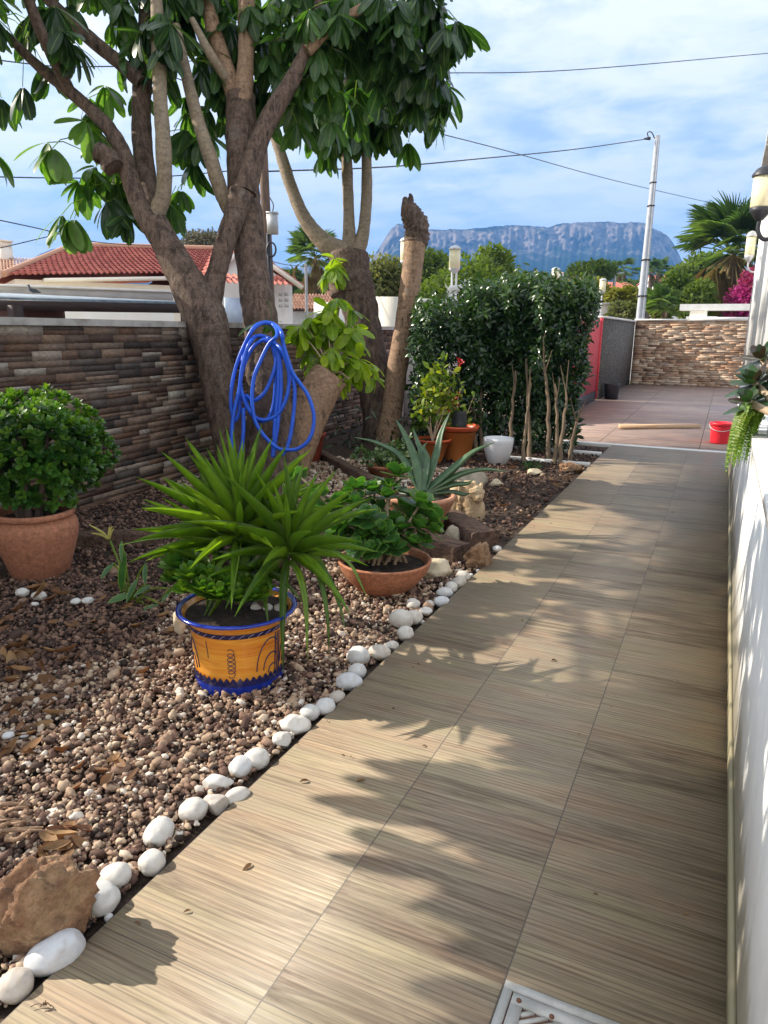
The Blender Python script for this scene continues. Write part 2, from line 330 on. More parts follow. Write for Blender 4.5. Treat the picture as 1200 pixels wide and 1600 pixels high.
MT['cutwood'] = pm('cut wood', [(.26, .18, .11), (.42, .31, .20)], 12, .85, .6, .01, 40)
MT['barkrough'] = pm('rough bark', [(.05, .036, .03), (.14, .095, .07), (.26, .18, .13)], 9, .9, 1.0, .04, 22, stretch=(2, 2, .7), fine=40)
MT['stem'] = pm('pale stem', [(.30, .22, .14), (.46, .35, .24)], 9, .8, .3, .004, 40, stretch=(1, 1, .4))
MT['sleeper'] = pm('weathered sleeper', [(.035, .025, .02), (.13, .075, .05), (.22, .135, .095), (.07, .048, .038)], 2.4, .85, 1.0, .02, 8, stretch=(1, 16, 16), fine=20)
MT['statue'] = pm('cast stone', [(.28, .18, .10), (.52, .38, .23), (.62, .49, .32)], 9, .9, .8, .012, 30)
MT['dry'] = leafmat('dry leaf', [(.12, .055, .025), (.24, .12, .05), (.32, .19, .09), (.17, .07, .035)], .8, .15, (1.2, .8, .5))
nt = MT['grimy'].node_tree; bs = [n for n in nt.nodes if n.type == 'BSDF_PRINCIPLED'][0]; old = bs.inputs['Base Color'].links[0].from_socket
t_ = nt.nodes.new('ShaderNodeTexCoord'); s_ = nt.nodes.new('ShaderNodeSeparateXYZ'); nt.links.new(t_.outputs['Object'], s_.inputs[0])
zz = math_(nt, 'ADD', s_.outputs[2], math_(nt, 'MULTIPLY', noise(nt, coords(nt, (1, 5, 1)), 2.5, 8, .7), -.42)); dirt = ramp(nt, zz, [(.0, (.62, .58, .48)), (.10, (1, 1, 1))])
drip = ramp(nt, noise(nt, coords(nt, (1, 14, .5)), 1.6, 6, .7), [(.30, (.84, .83, .79)), (.42, (1, 1, 1))]); nt.links.new(mix(nt, mix(nt, old, dirt, 1.0, 'MULTIPLY'), drip, 1.0, 'MULTIPLY'), bs.inputs['Base Color'])
# ---------------------------------------------------------------- sky and sun
HAZE = .00029
SAZ, SEL = math.atan2(-.148, -.99), R_(32)
S = Vector((math.cos(SEL)*math.cos(SAZ), math.cos(SEL)*math.sin(SAZ), math.sin(SEL)))
sun = bpy.data.objects.new('sun', bpy.data.lights.new('sun', 'SUN')); COL.objects.link(sun); sun.data.energy = 5.0; sun.data.angle = R_(.5); sun.data.color = (1, .90, .76)
sun.rotation_mode = 'QUATERNION'; sun.rotation_quaternion = (-S).to_track_quat('-Z', 'Y'); sun.location = S*60
w = bpy.data.worlds.new('World'); sc.world = w; w.use_nodes = True; nt = w.node_tree; nt.nodes.clear()
sky = nt.nodes.new('ShaderNodeTexSky'); sky.sky_type = 'NISHITA'; sky.sun_disc = False; sky.sun_elevation = SEL; sky.sun_rotation = math.atan2(S.x, S.y) % (2*math.pi); sky.air_density = 1.3; sky.dust_density = .6; sky.ozone_density = 2.5
bg = nt.nodes.new('ShaderNodeBackground'); bg.inputs[1].default_value = .10; nt.links.new(sky.outputs[0], bg.inputs[0])
tc = nt.nodes.new('ShaderNodeTexCoord'); sp = nt.nodes.new('ShaderNodeSeparateXYZ'); nt.links.new(tc.outputs['Generated'], sp.inputs[0])
dz = math_(nt, 'ADD', math_(nt, 'MAXIMUM', sp.outputs[2], 0.0), .16); cb = nt.nodes.new('ShaderNodeCombineXYZ')
nt.links.new(math_(nt, 'DIVIDE', sp.outputs[0], dz), cb.inputs[0]); nt.links.new(math_(nt, 'DIVIDE', sp.outputs[1], dz), cb.inputs[1])
mp = nt.nodes.new('ShaderNodeMapping'); mp.inputs['Rotation'].default_value = (0, 0, R_(-28)); mp.inputs['Scale'].default_value = (1.0, 1.25, 1); mp.inputs['Location'].default_value = (4.3, 1.7, 0); nt.links.new(cb.outputs[0], mp.inputs[0])
n1 = noise(nt, mp.outputs[0], 1.25, 9, .60, .25); n2 = noise(nt, mp.outputs[0], 4.2, 8, .60, .3)
cf = math_(nt, 'ADD', math_(nt, 'MULTIPLY', n1, .72), math_(nt, 'MULTIPLY', n2, .28))
cov = ramp(nt, cf, [(.33, (.60, .60, .60)), (.42, (.80, .80, .80)), (.50, (.99, .99, .99))])
shade = ramp(nt, math_(nt, 'ADD', math_(nt, 'MULTIPLY', n2, .6), math_(nt, 'MULTIPLY', n1, .4)), [(.36, (.64, .74, .89)), (.45, (.84, .90, .98)), (.56, (1.06, 1.05, 1.02))])
low = ramp(nt, sp.outputs[2], [(0, (1, 1, 1)), (.28, (0, 0, 0))]); cc = mix(nt, shade, (.93, .96, 1.0), math_(nt, 'MULTIPLY', low, .35))
bg2 = nt.nodes.new('ShaderNodeBackground'); nt.links.new(cc, bg2.inputs[0]); vm = nt.nodes.new('ShaderNodeVectorMath'); vm.operation = 'DOT_PRODUCT'; nt.links.new(tc.outputs['Generated'], vm.inputs[0]); vm.inputs[1].default_value = tuple(S)
gl = math_(nt, 'MULTIPLY', math_(nt, 'POWER', math_(nt, 'MAXIMUM', vm.outputs['Value'], 0.0), 4.0), .55); nt.links.new(math_(nt, 'ADD', gl, .70), bg2.inputs[1])
ms = nt.nodes.new('ShaderNodeMixShader'); nt.links.new(cov, ms.inputs[0]); nt.links.new(bg.outputs[0], ms.inputs[1]); nt.links.new(bg2.outputs[0], ms.inputs[2])
wo = nt.nodes.new('ShaderNodeOutputWorld'); nt.links.new(ms.outputs[0], wo.inputs[0])
sc.view_settings.view_transform = 'Standard'; sc.view_settings.look = 'None'; sc.view_settings.exposure = 0.88
b = MB(); b.box((0, 2400, 298), (7000, 5200, 604)); m_ = bpy.data.materials.new('haze'); m_.use_nodes = True; nt = m_.node_tree; nt.nodes.clear()
o_ = nt.nodes.new('ShaderNodeOutputMaterial'); pv = nt.nodes.new('ShaderNodeVolumePrincipled'); pv.inputs['Color'].default_value = (.15, .43, 1, 1); pv.inputs['Density'].default_value = HAZE; pv.inputs['Anisotropy'].default_value = 0.0; nt.links.new(pv.outputs[0], o_.inputs['Volume'])
if HAZE: tag(b.build('haze', m_), kind='stuff')
sc.cycles.max_bounces = 8; sc.cycles.transparent_max_bounces = 6; sc.cycles.volume_bounces = 0
# ---------------------------------------------------------------- setting: ground, path, patio
b = MB(); b.sheet([(-6000, -300, -.30), (6000, -300, -.30), (6000, 9000, -.30), (-6000, 9000, -.30)]); tag(b.build('ground', MT['earth']), kind='structure')
XL, XW = -1.382, .193
b = MB(); b.box((-3.3, 5.95, -.17), (3.83, 16.1, .25)); b.sheet([(-9, -2, -.04), (XL-.004, -2, -.04), (XL-.004, 14, -.04), (-9, 14, -.04)]); tag(b.build('soil_bed', MT['mulch']), kind='structure')
b = MB(); b.box(((XL+XW)/2, 4.5, -.045), (XW-XL, 12.9, .09)); tag(b.build('path', MT['path']), kind='structure')
b = MB(); b.box((-1.3, 18.05, -.05), (4.4, 13.9, .09)); tag(b.build('patio', MT['patio']), kind='structure')
b = MB(); b.box((-1.3, 11.025, -.04), (4.4, .142, .088)); tag(b.build('threshold_strip', MT['capwhite']), kind='structure')
# gravel: tens of thousands of small stones, nobody could count them
MT['gravel'] = pm('gravel', [(.75, .75, .75), (1, 1, 1)], 30, .8, .3, .004, 120)
nt = MT['gravel'].node_tree; bs = [n for n in nt.nodes if n.type == 'BSDF_PRINCIPLED'][0]
gc = ramp(nt, attr(nt, 'rnd'), [(0, (.03, .02, .016)), (.20, (.095, .052, .038)), (.42, (.21, .122, .088)), (.60, (.33, .215, .15)), (.76, (.44, .315, .215)), (.90, (.56, .44, .32)), (.98, (.72, .65, .57))])
gv = noise(nt, coords(nt), 55, 4, .7); nt.links.new(mix(nt, gc, ramp(nt, gv, [(.3, (.66, .64, .62)), (.7, (1.15, 1.13, 1.1))]), 1.0, 'MULTIPLY'), bs.inputs['Base Color'])
def wallx(y): return -5.17-.053*(y-4.46)
b = MB()
def pebbles(n, x0, x1, y0, y1, size, sub, zb=-.03, dens=None, tone=None, tone2=False):
    x = rng.uniform(x0, x1, n); y = rng.uniform(y0, y1, n)
    k = (x < XL-.05) & (x > -5.17-.053*(y-4.46)+.03)
    k &= ~((np.hypot(x+1.93, y-2.56) < .17))
    if dens is not None: k &= rng.random(n) < dens(x, y)
    x, y = x[k], y[k]; n = len(x); s = size*np.exp(rng.normal(-.05, .36, n))
    z = zb+s*.25+rng.random(n)*.022+.012*np.sin(x*5+1)*np.sin(y*4)
    d = norm(np.stack([rng.normal(size=n), rng.normal(size=n), rng.normal(size=n)*.35], 1)); nr = norm(np.stack([rng.normal(size=n)*.4, rng.normal(size=n)*.4, np.ones(n)], 1))
    V, f = ICO[sub]
    for q in range(4):                                       # four pebble shapes
        kk = np.arange(n) % 4 == q; tv = V*(1+np.array([.55*mnoise.noise(Vector(p)*1.5+Vector((q*9, 2, 1))) for p in V]))[:, None]
        r = rng.random(kk.sum()) if tone is None else np.clip(tone+rng.normal(0, .2, kk.sum()), 0, 1)
        if tone2: r = np.where(x[kk] < -2.9+.25*np.sin(y[kk]*3), r*.55, r)  # darker, dirtier pebbles nearer the garden wall, its shade put into the colour
        b.scatter(tv*.5, f, np.stack([x, y, z], 1)[kk], d[kk], nr[kk], s[kk]*rng.uniform(.75, 1.0, kk.sum()), s[kk]*rng.uniform(1.0, 1.5, kk.sum()), r, sz=s[kk]*rng.uniform(.6, .9, kk.sum()))
near = lambda x, y: np.clip((2.1-.4*np.maximum(0, y-4.2)), 0, 1)
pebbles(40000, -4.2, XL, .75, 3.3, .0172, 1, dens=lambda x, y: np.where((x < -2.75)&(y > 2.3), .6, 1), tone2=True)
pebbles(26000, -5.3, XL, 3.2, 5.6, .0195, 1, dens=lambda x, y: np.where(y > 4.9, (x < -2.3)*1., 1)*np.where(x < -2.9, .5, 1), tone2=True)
pebbles(7000, -5.6, -2.6, 5.5, 8.2, .03, 0, tone=.80)
pebbles(5000, -3.4, XL, 5.0, 10.6, .024, 0, tone=.22)
tag(b.build('gravel', MT['gravel'], smooth=True), kind='stuff')
# mountain ridge: real relief kilometres off
def ridge(name, prof, D, base_y, depth, seed, cliff=.45, mat=None, nu=420, nv=70):
    xs = np.array([p[0] for p in prof], float); ys = np.array([p[1] for p in prof], float); b = MB(); V = []
    u = np.linspace(xs[0], xs[-1], nu); top = np.interp(u, xs, ys)
    for i, (x, y) in enumerate(zip(u, top)):
        P = at(x, y, D=D); H = P[2]+8; g = norm(np.array([P[0], P[1], 0]))
        for j in range(nv):
            t = j/(nv-1)
            if t < .12: zz = 1-.25*(.12-t)/.12; back = (.12-t)/.12*depth*.5
            elif t < .5: k = (t-.12)/.38; zz = 1-cliff*k**1.15; back = -depth*.10*k
            else: k = (t-.5)/.5; zz = (1-cliff)*(1-k); back = -depth*(.10+.9*k)
            q = Vector((x*.035, t*5.0, seed)); n = mnoise.noise(q)+.6*mnoise.noise(q*2.3)+.4*mnoise.noise(q*5.1); n2 = mnoise.noise(Vector((x*.16, t*2.2, seed+4)))
            amp = depth*.03*(1 if t > .12 else .3); fl = min(1, max(0, (t-.1)*4))
            p = P+g*(back+amp*n*fl*1.3+amp*.8*n2*fl); p[2] = -8+H*zz*(1+.012*mnoise.noise(Vector((x*.05, 3, seed)))+.007*mnoise.noise(Vector((x*.17, 5, seed))))+D*.0022*n*fl*(1 if t < .9 else 0)+(D*.0011*n2 if t <= .12 else 0)
            V.append(p)
    f = [[i*nv+j, (i+1)*nv+j, (i+1)*nv+j+1, i*nv+j+1] for i in range(nu-1) for j in range(nv-1)]
    tt = np.tile(np.linspace(0, 1, nv), nu); b.add(V, f, tt); return tag(b.build(name, mat, smooth=False), kind='structure')
m, nt, bb, out = newmat('mountain rock'); g = nt.nodes.new('ShaderNodeNewGeometry'); s = nt.nodes.new('ShaderNodeSeparateXYZ'); nt.links.new(g.outputs['Normal'], s.inputs[0])
n = noise(nt, coords(nt), .02, 8, .7); n2 = noise(nt, coords(nt, (1, 1, .35)), .045, 6, .7)
rk = ramp(nt, n2, [(.3, (.09, .08, .07)), (.5, (.19, .155, .13)), (.68, (.36, .29, .24))]); vg = ramp(nt, n, [(.3, (.010, .018, .010)), (.7, (.03, .042, .02))])
fc = ramp(nt, math_(nt, 'ADD', attr(nt, 'rnd'), math_(nt, 'MULTIPLY', math_(nt, 'SUBTRACT', n, .5), .55)), [(.11, (1, 1, 1)), (.19, (0, 0, 0)), (.43, (.12, .12, .12)), (.56, (1, 1, 1))])
nt.links.new(mix(nt, rk, vg, fc), bb.inputs['Base Color']); bb.inputs['Roughness'].default_value = 1; bb.inputs['Specular IOR Level'].default_value = 0; MT['mount'] = m
ridge('mountain', [(540, 452), (552, 440), (563, 425), (578, 408), (592, 388), (604, 368), (612, 356), (622, 349), (633, 352), (642, 357), (660, 358), (690, 358), (720, 358), (760, 355), (800, 351), (830, 352), (856, 355), (880, 348), (905, 347), (940, 346), (975, 347), (1005, 347), (1024, 358), (1040, 365), (1051, 378), (1058, 391), (1066, 408), (1080, 424), (1110, 440), (1190, 452)], 1900, 430, 760, 3.0, .25, MT['mount'])
ridge('hills', [(18, 425), (48, 407), (62, 396), (80, 389), (105, 388), (130, 394), (190, 402), (260, 410), (340, 420), (400, 425), (430, 421), (449, 416), (458, 424), (470, 419), (482, 411), (505, 405), (530, 415), (560, 430), (620, 445)], 2500, 440, 600, 9.0, .25, MT['mount'], 260, 40)
# ---------------------------------------------------------------- garden walls
def wall_y(mb, y0, y1, z0, z1, t=.2, off=0.0):
    a = np.array([wallx(y0)+off, y0]); c = np.array([wallx(y1)+off, y1]); mb.prism([(a[0]-t, a[1]), (a[0], a[1]), (c[0], c[1]), (c[0]-t, c[1])], z0, z1); return mb
MT['mortar'] = pm('mortar', [(.055, .048, .042), (.10, .088, .076)], 12, .9, .3)
g = thing('garden_wall', 'long garden wall clad in dark brown split stone with grey concrete coping', 'wall', (wallx(6), 6, 0))
wall_y(MB(), -2, 12.6, -.2, 1.615, off=-.004).build('core', MT['mortar'], g); ledger(MB(), (wallx(0)-.004, 0), (wallx(12.6)-.004, 12.6), -.06, 1.615, (.045, .085), (.16, .46), .006, seed=4).build('cladding', MT['ledger'], g)
cp = wall_y(MB(), -2, 12.62, 1.615, 1.675, .26, .03).build('coping', MT['coping'], g)
far = thing('boundary_wall', 'tan split-stone wall closing the far end of the patio', 'wall', (-1, 25, 0))
b = MB(); b.box((-1.05, 25.1, .95), (3.4, .2, 2.1)); b.build('core', MT['mortar'], far); ledger(MB(), (-2.75, 24.999), (.65, 24.999), -.004, 2.0, (.045, .085), (.18, .5), .022, seed=9).build('cladding', MT['ledger2'], far)
b = MB(); b.box((-2.0, 25.09, 2.025), (1.56, .26, .05)); b.box((-.2, 25.11, 2.055), (1.9, .30, .11)); b.build('coping', MT['capwhite'], far)
sd = thing('side_wall', 'grey pebble-dashed wall running along the left of the patio', 'wall', (-2.85, 22, 0))
b = MB(); b.box((-2.86, 21.75, .95), (.2, 6.45, 2.0)); b.build('render', MT['pebbledash'], sd)
b = MB(); b.box((-2.85, 21.74, 1.975), (.26, 6.5, .05)); b.build('coping', MT['capwhite'], sd)
MT['redpaint'] = pm('red painted metal', [(.56, .035, .05), (.68, .06, .075)], 2.5, .55, .12, .004, 60)
gt = thing('metal_gate', 'bright red metal gate at the end of the clipped hedge', 'gate', (-2.82, 16, 0))
b = MB(); b.box((-2.82, 16.1, 1.06), (.04, 4.6, 1.66)); b.build('panel', MT['redpaint'], gt)
for y in (18.36, 13.8): b = MB(); b.box((-2.80, y, 1.0), (.07, .07, 1.9)); b.build('post', MT['redpaint'], gt)
b = MB(); b.box((-2.84, 16.1, .11), (.1, 4.5, .22)); b.build('plinth', MT['blackplastic'], gt)
b = MB(); b.lathe([(0, 0), (.16, 0), (.19, .36), (.2, .38), (.19, .39), (.17, .39), (.15, .05), (0, .05)], (-2.5, 18.9, -.005), 24); tag(b.build('plant_pot', MT['blackplastic'], loc=(-2.5, 18.9, 0)), 'dark empty pot standing against the pebble-dashed wall beside red gate', 'pot')
# the house on the right: low parapet, ledge, facade with pilasters
h = thing('house', 'white rendered house wall with low parapet along the path', 'house', (.5, 5, 0))
b = MB(); b.box((.193+.15, 3.4, .5), (.30, 12.6, 1.06)); b.build('parapet', MT['grimy'], h)
b = MB(); b.box((.193+.155, 3.4, 1.05), (.35, 12.64, .045)); b.build('ledge', MT['capwhite'], h)
MT['skirt'] = pm('skirting', [(.23, .20, .12), (.33, .29, .18)], 3, .6, .1, .003, 40, stretch=(1, .3, 3))
b = MB(); b.box((.186, 3.35, .04), (.014, 12.5, .085)); b.build('skirting', MT['skirt'], h)
b = MB(); b.box((.62, 8.7, 2.2), (.72, 5.6, 2.25)); b.build('wall', MT['white'], h)
for y, wd in ((11.4, .3), (10.75, .22), (10.1, .22), (8.6, .3), (7.4, .22)): b = MB(); b.box((.25, y, 2.2), (.05, wd, 2.24)); b.build('pilaster', MT['white'], h)
b = MB(); b.box((.62, 8.7, 3.4), (1.0, 5.9, .16)); b.build('eaves', MT['capwhite'], h)
MT['lampglass'] = pm('cream lamp glass', [(.74, .66, .40), (.82, .76, .55)], 6, .35, .05, .002, 30, stretch=(6, 6, .3))
MT['iron'] = pm('dark iron', [(.02, .022, .03), (.05, .05, .06)], 10, .45, .2, .002, 60)
MT['greymetal'] = pm('galvanised metal', [(.46, .48, .50), (.60, .61, .63)], 5, .45, .05, .002, 40, metal=.3)
def lantern(name, label, base, hgt_, rad=.1, H=.3, post=None, double=False, mat='whiteplastic', wall=None, group=None, pale=False):
    """cylinder lantern under a shallow domed cap; base = where the glass begins"""
    iron = MT['greymetal' if pale else 'iron']; r = thing(name, label, 'lamp', tuple(base-np.array([0, 0, post or 0])), group)
    b = MB(); b.lathe([(0, 0), (rad*.92, 0), (rad, .01), (rad, H), (rad*.9, H), (0, H)], base, 20); b.build('lamp_glass', MT['lampglass'], r, smooth=False)
    b = MB(); b.lathe([(rad*1.18, H), (rad*1.18, H+.012), (rad*.8, H+.05), (rad*.3, H+.072), (0, H+.075)], base, 20); b.lathe([(0, H), (rad*1.18, H)], base, 20); b.build('cap', MT['greymetal'] if wall is None else iron, r, smooth=True)
    b = MB(); b.lathe([(0, -.09), (rad*.35, -.085), (rad*.9, -.03), (rad*1.05, 0), (rad*.9, .001), (0, .001)], base, 20); b.build('base', iron if wall is not None else MT['greymetal'], r, smooth=True)
    b = MB()
    if wall is not None:
        e = np.asarray(wall); b.tube(cr([base+[0, 0, -.08], base+[0, 0, -.16], base+(e-base)*[.35, .35, 0]+[0, 0, -.22], e*[1, 1, 0]+[0, 0, base[2]-.2]], 6), rad*.2, 10); b.build('bracket', iron, r, smooth=True)
        b = MB(); b.box(e*[1, 1, 0]+[0, 0, base[2]-.2], (.02, .1, .16)); b.build('wall_plate', iron, r)
    elif post:
        dx = RA*rad*.38
        for o in ((dx, -dx) if double else (0*dx,)): b.tube([base+[0, 0, -.05]+o, base+[0, 0, -post]+o], rad*.2, 8)
        b.build('post', MT[mat], r, smooth=True)
    return r
MT['capwhite2'] = MT['capwhite']
B = at(1190, 318, Y=6.3); lantern('wall_lantern', 'cream glass lantern on a curled iron bracket, high on white house', B-[0, 0, .03], 0, .075, .215, wall=(.245, B[1], 0))
B = at(1171, 399, Y=11.45); lantern('wall_lantern', 'small cream lantern overlapping the tall palm, at the house corner', B, 0, .062, .24, wall=(.30, B[1]-.05, 0), pale=True)
# white parapet with post lamps beyond the garden wall
D0 = 13.6; zt = at(640, 466, D=D0)[2]
wl = thing('parapet_wall', 'white parapet wall with square pillar behind the lopped trunk', 'wall', tuple(at(640, 500, D=D0)*[1, 1, 0]))
p0, p1 = at(632, 470, D=D0), at(745, 470, D=D0+.6)
b = MB(); b.beam([p0[0], p0[1], (zt-.08)/2-.1], [p1[0], p1[1], (zt-.08)/2-.1], .22, zt-.08+.2); b.build('wall', MT['white'], wl)
b = MB(); b.beam([p0[0], p0[1], zt-.05], [p1[0], p1[1], zt-.05], .34, .09); b.build('coping', MT['capwhite'], wl)
p = at(610, 466, D=D0-.15); b = MB(); b.box((p[0], p[1], zt/2), (.56, .4, zt+.02), rz=YAW-.15); b.build('pillar', MT['cream'], wl)
G = 'lamps on slim posts along the walls beyond the hedge'
lantern('post_lamp', 'cream cylinder lamp partly behind the lopped trunk on white wall', at(634, 408, D=D0+.1), 0, .105, .36, post=at(634, 408, D=D0+.1)[2]-zt, group=G)
B = at(710, 420, D=D0+.45); lantern('post_lamp', 'cream cylinder lamp on twin tubes beside the white dog figurine', B, 0, .108, .36, post=B[2]-zt, double=True, group=G)
B = at(867, 446, D=19.5); lantern('post_lamp', 'cream lamp rising just over the middle of the hedge top', B, 0, .105, .40, post=B[2]+.1, group=G)
B = at(941, 455, D=24); lantern('post_lamp', 'faint small lamp half sunk at the right end of hedge top', B, 0, .105, .34, post=B[2]+.1, group=G)
# white dog figurine on the coping
c = at(716, 468, D=D0+.35); s = px(c); fx = RA*[1, 1, 0]; fx /= np.linalg.norm(fx)
d = thing('dog_figurine', 'white standing dog figurine on the white parapet beside twin-post lamp', 'figurine', (c[0], c[1], zt))
b = MB()
def lc(u, v, dd=0): return np.array([c[0], c[1], zt])+fx*u*s+FH*dd*s+np.array([0, 0, v*s])
b.tube(cr([lc(-17, 16), lc(-15, 15), lc(-8, 15), lc(2, 15.5), lc(7, 18), lc(11, 22), lc(15, 23), lc(19, 21.5), lc(21, 21)], 5), np.interp(np.linspace(0, 1, 41), [0, .12, .35, .5, .62, .75, .88, 1], [2, 6, 6.5, 6.5, 5.2, 5, 3.4, 1.6])*s, 12)
for u, dd in ((-13, -3), (-12, 3), (4, -3), (5, 3)): b.tube([lc(u, 14, dd), lc(u-(1.5 if u < 0 else 0), 7, dd), lc(u, 1, dd), lc(u+1.5, 0.4, dd)], [3.2*s, 2.3*s, 2*s, 1.8*s], 8)
b.tube(cr([lc(-17, 17), lc(-20, 20), lc(-21, 24)], 4), np.linspace(1.6, .6, 9)*s, 6)
for dd in (-2.6, 2.6): b.tube([lc(11, 25.5, dd), lc(9.5, 28.5, dd*1.3), lc(9.2, 30, dd*1.4)], [1.9*s, 1.3*s, .4*s], 6)
MT['figwhite'] = pm('white cement', [(.42, .41, .38), (.72, .71, .68), (.80, .79, .76)], 12, .8, .5, .006, 40)
b.build('body', MT['figwhite'], d, smooth=True)
# white slab on pedestal just beyond the far wall
st = thing('stone_bench', 'white slab on a stepped white pedestal standing over the far wall', 'bench', tuple(at(1090, 497, Y=25.4)))
zt2 = 2.1
q = lambda x, y, Y: at(x, y, Y=Y)
l, r_ = q(1063, 481, 25.6), q(1172, 481, 25.6); top, bot = q(1100, 475.5, 25.6)[2], q(1100, 485.5, 25.6)[2]
b = MB(); b.prism([(l[0]+.0, 25.3), (r_[0]+.5, 25.3), (r_[0]+.5, 25.95), (l[0], 25.95)], bot, top); b.build('slab', MT['capwhite'], st)
b = MB(); a1, a2 = q(1078, 490, 25.5)[0], q(1105, 490, 25.5)[0]; b.prism([(a1, 25.33), (a2, 25.33), (a2, 25.8), (a1, 25.8)], 1.9, bot-.003)
b.build('pedestal', MT['cream'], st)
b = MB(); a1, a2 = q(1073, 490, 25.5)[0], q(1122, 490, 25.5)[0]; b.prism([(a1, 25.29), (a2, 25.29), (a2, 25.84), (a1, 25.84)], 1.88, q(1100, 494.5, 25.4)[2]); b.build('plinth', MT['capwhite'], st)
# ---------------------------------------------------------------- neighbours' houses
MT['tile'] = pm('red roof tile', [(.34, .085, .06), (.48, .14, .10), (.42, .11, .08)], 1.6, .75, .25, .01, 30, rnd_stops=[(.30, .07, .05), (.44, .125, .09), (.56, .20, .14)], use_rnd=.45)
MT['tilepale'] = pm('pale roof tile', [(.42, .20, .12), (.58, .33, .21), (.50, .26, .16)], 1.6, .8, .25, .01, 30, rnd_stops=[(.36, .17, .10), (.52, .28, .18), (.62, .40, .28)], use_rnd=.5)
def tiled(mb, e0, e1, r0, r1, cols, rows, hgt_=.06):
    """half-round tiles laid in courses on the quad eave e0-e1, ridge r0-r1"""
    e0, e1, r0, r1 = map(lambda q: np.asarray(q, float), (e0, e1, r0, r1)); nrm = norm(np.cross(e1-e0, r0-e0)); nrm = nrm if nrm[2] > 0 else -nrm
    for j in range(rows):
        ta, tb = j/rows, (j+1.12)/rows
        for i in range(cols):
            ua, um = i/cols, (i+1)/cols; V = []
            for t, lift in ((ta, .035), (min(tb, 1.0), 0.0)):
                A, Bq = e0+(r0-e0)*t, e1+(r1-e1)*t
                for k in range(7):
                    a = k/6; V.append(A+(Bq-A)*(ua+(um-ua)*a)+nrm*(hgt_*math.sin(math.pi*min(1, a*1.55)) if a < .65 else -hgt_*.35*math.sin(math.pi*(a-.65)/.35))+nrm*lift)
            mb.add(V, [[k, k+1, k+8, k+7] for k in range(6)], rng.random())
    return mb
E0, E1 = at(6, 431, D=19.5), at(392, 449, D=23.2); RR0, RR1 = at(114, 386, D=22.6), at(336, 391, D=25.0)
V1 = at(312, 427, D=22.3)
hA = thing('neighbour_house', 'white bungalow under a red barrel-tile roof with gabled wing', 'house', (E0[0]*.5+E1[0]*.5, E0[1]*.5+E1[1]*.5, 0))
b = MB(); tiled(b, E0, V1, RR0, RR1, 34, 13); ro = b.build('roof', MT['tile'], hA, smooth=True)
back = norm(np.cross(E1-E0, [0, 0, 1])); back = back if back[1] > 0 else -back
E0b, RRb = E0+back*7.0, None
b = MB(); b.sheet([E0, RR0, E0+back*6]); b.sheet([RR0, RR1, V1+back*6, E0+back*6]); b.build('roof_slope', MT['tile'], hA)
b = MB(); b.tube([E0+[0, 0, .05], RR0+[0, 0, .05]], .09, 8); b.tube([RR0+[0, 0, .05], RR1+[0, 0, .05]], .10, 8); b.build('ridge_cap', MT['tilepale'], ro, smooth=True)
def wallquad(mb, a, c, z0, z1, inset=0.3, thick=5):
    o = back*inset; a2, c2 = a+o, c+o; mb.prism([(a2[0], a2[1]), (c2[0], c2[1]), (c2[0]+back[0]*thick, c2[1]+back[1]*thick), (a2[0]+back[0]*thick, a2[1]+back[1]*thick)], z0, z1)
b = MB(); dd = norm(V1-E0); wallquad(b, E0+dd*.3, V1-dd*.1, -.2, E0[2]-.05, .35, 5.4); b.build('wall', MT['cream'], hA)
b = MB(); b.beam(E0+dd*1.0+back*.14+[0, 0, -.13], V1-dd*.6+back*.14+[0, 0, -.13], .5, .1); b.build('eaves_board', MT['cream'], ro)
# gabled wing
A0, A1, AP = at(300, 436, D=22.0), at(468, 455, D=22.6), at(380, 384, D=22.3); zg = at(380, 446, D=22.0)[2]
A0[2] = A1[2] = (A0[2]+A1[2])/2
b = MB(); P5 = [A0*[1, 1, 0]+[0, 0, -.2], A1*[1, 1, 0]+[0, 0, -.2]]
wing = [A0+dd*.15, A1-dd*.25, AP-[0, 0, .12]]
bk = back*6
f0 = [np.array([wing[0][0], wing[0][1], -.2]), np.array([wing[1][0], wing[1][1], -.2]), wing[1], wing[2], wing[0]]
b.add(f0, [[0, 1, 2, 3, 4]]); b.add([f0[1], f0[1]+bk, f0[2]+bk, f0[2]], [[0, 1, 2, 3]]); b.add([f0[0], f0[0]+bk, f0[4]+bk, f0[4]], [[3, 2, 1, 0]]); b.add([q_+bk for q_ in f0], [[4, 3, 2, 1, 0]]); b.build('gable_wall', MT['white'], hA)
b = MB(); fo = -back*.25
tiled(b, A1+fo, A1+bk, AP+fo, AP+bk, 18, 8); tiled(b, A0+bk, A0+fo, AP+bk, AP+fo, 18, 8); b.build('roof', MT['tile'], hA, smooth=True)
b = MB(); b.beam(A1+fo*.9+[0, 0, -.06], AP+fo*.9+[0, 0, -.06], .06, .14); b.beam(A0+fo*.9+[0, 0, -.06], AP+fo*.9+[0, 0, -.06], .06, .14); b.build('verge', MT['cream'], hA)
C0, C1 = at(352, 449, D=21.2), at(456, 452, D=21.8); C0[2] = C1[2] = zg-.02
b = MB(); tiled(b, C0, C1, C0+back*.8+[0, 0, .32], C1+back*.8+[0, 0, .32], 12, 2); b.build('canopy', MT['tile'], hA, smooth=True)
b = MB(); vb = at(443, 469, D=22.1)
for i in (-1, 1):
    for j in (-1, 0, 1): b.box(vb+dd*i*.10+np.array([0, 0, j*.17]), (.11, .06, .09), rz=math.atan2(dd[1], dd[0]), rnd=.2)
b.build('vent', MT['wallgrey'], hA)
MT['paleblue'] = pm('pale blue shutter', [(.40, .50, .66), (.52, .61, .74)], 4, .5, .1, .003, 30)
